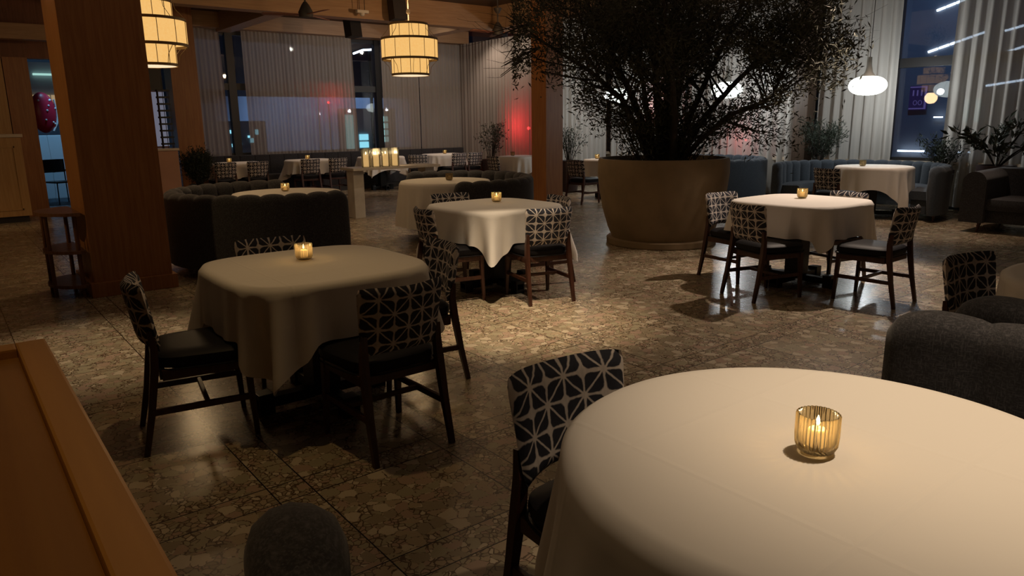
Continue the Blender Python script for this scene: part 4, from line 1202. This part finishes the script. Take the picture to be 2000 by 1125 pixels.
# right window: LED runs on the facade, purple sign, lit curtain, low lights
def led_run(p0, p1, n, label, gap=.12):
    b = bm_new()
    for i in range(n):
        a = i / n; c = (i + 1 - gap) / n
        q0 = [p0[k] + (p1[k] - p0[k]) * a for k in range(3)]; q1 = [p0[k] + (p1[k] - p0[k]) * c for k in range(3)]
        tube(b, [q0, q1], .028, 6)
    tag(obj('led_strip', b, 'led', loc=p0), label, 'light strip', 'LED strips outside the right windows')
X = 20.03
led_run((X, 8.45, 4.03), (X, 7.80, 4.22), 3, 'highest white LED strip in the uncovered right window')
led_run((X, 8.55, 3.06), (X, 7.30, 3.42), 5, 'long white LED strip crossing the right window below the highest one')
led_run((X, 6.9, 3.40), (X, 5.7, 3.66), 6, 'white LED strip seen through the right sheer curtain, upper one')
led_run((X, 7.0, 2.86), (X, 6.35, 3.06), 4, 'white LED strip seen through the right sheer curtain, lower one')
led_run((X, 7.15, 2.18), (X, 5.9, 2.34), 6, 'white LED strip seen through the right sheer curtain, lowest one')
b = bm_new(); box(b, 20.05, 20.2, 5.0, 9.2, -.02, 4.6); tag(obj('outdoor_wall', b, 'facade', smooth=False, loc=(20.1, 7, 0)), 'dark blue lit wall carrying the LED strips outside the right window', 'wall')
t = thing('purple_sign', 'small faint purple lettered sign in the uncovered right window', 'sign', (19.9, 8.45, 1.95))
b = bm_new(); box(b, 0, .03, -.02, .02, -.26, .28); box(b, 0, .03, -.02, .38, .25, .28); box(b, 0, .03, -.02, .38, -.28, -.25); obj('border', b, 'purple_l', t, smooth=False)
b = bm_new(); box(b, .03, .06, -.04, .40, -.30, .30); obj('panel', b, 'purple', t, smooth=False)
b = bm_new()
for k, (y, z) in enumerate(((.30, .12), (.20, .12), (.10, .12))): box(b, .0, .03, y - .012, y + .012, z - .07, z + .07)
for y in (.24, .12): lathe(b, [(.05, -.01), (.05, .01), (.035, .01), (.035, -.01)], 16, close=True) if False else tube(b, [(.015, y + .045 * math.cos(a * PI / 6), -.12 + .055 * math.sin(a * PI / 6)) for a in range(13)], .008, 5)
obj('lettering', b, 'purple_l', t, smooth=False)
for i, y in enumerate((7.55, 7.30)):
    lampbox('lit_window', 19.95, 20.0, y - .10, y, 1.34, 1.88, 'mintlight', 'slim mint-lit strip low in the right window beside the curtain edge', 'lit window', 'twin mint-lit strips in the right window')
lampbox('strip_light', 19.9, 19.95, 8.0, 8.2, 1.45, 1.48, 'led', 'short white light bar in the middle of the right window', 'light')
for i, (y0, y1) in enumerate(((8.35, 9.0), (7.85, 8.0), (7.45, 7.55), (7.28, 7.32))):
    lampbox('low_light', 19.9, 19.95, y0, y1, .60, .64, 'led', 'low white light just above the blue booth in the right window', 'light', 'low white lights in the right window')

# ------------------------------------------------------------------ lighting
def spot(x, y, z, e, ang, col, tx=None, ty=None, blend=.6, soft=.04, tz=0):
    o = light('SPOT', (x, y, z), e, col, spot_size=R(ang), spot_blend=blend, shadow_soft_size=soft)
    if tx is not None:
        d = Vector((tx - x, ty - y, tz - z)); o.rotation_euler = d.to_track_quat('-Z', 'Y').to_euler()
    return o
PINK = (1, .74, .56)
LW = (1, .77, .52)
spot(2.25, .50, 3.65, 300, 46, (1, .755, .51), 1.85, .62, blend=1)          # foreground table
spot(2.95, 3.75, 3.65, 620, 36, LW, 3.35, 4.15, blend=1)                    # floor pool between the tables
spot(.75, 5.4, 3.65, 240, 36, LW, blend=1)                       # floor left of the near table
spot(1.2, 3.3, 3.65, 42, 50, (1, .65, .29), blend=1)            # near table
spot(3.9, 5.4, 3.65, 42, 44, LW, blend=1)
spot(7.35, 3.65, 3.05, 290, 78, (1, .79, .63), 6.0, 3.5, blend=.5)        # right square table
spot(10.3, 4.3, 3.6, 160, 50, PINK, blend=.8)
spot(11.2, 5.4, 3.6, 120, 36, PINK, blend=.8)
for x in (4.7, 6.4, 8.1, 9.8): spot(x, 14.9, 3.6, 60, 42, PINK, blend=.7)
spot(10.1, 12.4, 3.6, 110, 40, PINK, blend=.7)
spot(10.3, 10.1, 3.6, 120, 40, PINK, blend=.7)
spot(11.0, 8.75, 3.6, 110, 40, PINK, blend=.7)
spot(5.4, 9.3, 3.6, 60, 60, LW, blend=.8)
spot(.2, 12.2, 3.5, 95, 90, (1, .66, .34), .6, 14.8, blend=.9, tz=1.2)    # counter
spot(2.4, 12.5, 3.5, 120, 60, (1, .62, .34), 3.4, 14.6, blend=.9, tz=1.0)
spot(-2.6, 7.4, 3.3, 130, 40, (1, .66, .3), .95, 7.7, blend=.8, tz=1.7)   # left face of the column
spot(-.2, .8, 3.5, 27, 50, (1, .66, .32), -.1, .9, blend=.9)              # ledge
for x in (5.0, 8.1, 10.2): spot(x, 12.75, 3.5, 62, 120, (1, .84, .70), x + .3, 16.1, blend=.8, tz=1.7)  # added lamps hidden behind the long beam, brighten the far curtains
spot(10.3, 14.5, 3.5, 40, 110, (1, .80, .66), 11.1, 14.5, blend=.8, tz=1.8)
spot(7.3, 9.4, 2.95, 75, 150, (1, .58, .28), 6.6, 12.3, blend=.9, tz=3.6)
light('AREA', (5.0, 6.0, 3.6), 36, (1, .69, .43), shape='RECTANGLE', size=9, size_y=9)  # added broad warm fill for the whole room, no fixture
# added cool lamps outside, out of view, to light the exterior
spot(2.4, 16.9, 3.4, 110, 50, (.25, .62, 1), 2.5, 18.7, tz=.4, blend=.5)
spot(9.5, 20.2, 4.6, 520, 90, (.34, .58, 1), 10.2, 23.2, tz=1.2, blend=.7)
spot(16.0, 7.2, 5.5, 330, 110, (.26, .52, .95), 20.0, 7.2, tz=1.8, blend=.8)
light('POINT', (6.0, 19.0, 4.6), 40, (.4, .6, 1), shadow_soft_size=.02)

wd = D.worlds.new('night_sky'); bpy.context.scene.world = wd; wd.use_nodes = True
bg = wd.node_tree.nodes['Background']; bg.inputs[0].default_value = (.07, .15, .28, 1); bg.inputs[1].default_value = .10

# ------------------------------------------------------------------ camera
f_px = 1420.0; pitch = R(12.8); roll = R(-.75); T = R(38.0)
Fv = Vector((0, math.cos(pitch), -math.sin(pitch))); Uv = Vector((0, math.sin(pitch), math.cos(pitch))); Xv = Vector((1, 0, 0))
X2 = Xv * math.cos(roll) + Uv * math.sin(roll); U2 = -Xv * math.sin(roll) + Uv * math.cos(roll)
rot = Matrix.Rotation(-T, 3, 'Z')
X2, U2, Fv = rot @ X2, rot @ U2, rot @ Fv
cam = D.cameras.new('camera'); co = D.objects.new('camera', cam); C.objects.link(co)
m3 = Matrix((X2, U2, -Fv)).transposed()
co.matrix_world = Matrix.Translation((0, 0, 1.463)) @ m3.to_4x4()
cam.sensor_width = 36; cam.lens = 36 * f_px / 2000; cam.clip_start = .02; cam.clip_end = 200
sc = bpy.context.scene
sc.camera = co
vs_ = sc.view_settings; vs_.view_transform = 'Standard'; vs_.look = 'None'; vs_.exposure = 0; vs_.gamma = 1; vs_.use_curve_mapping = False
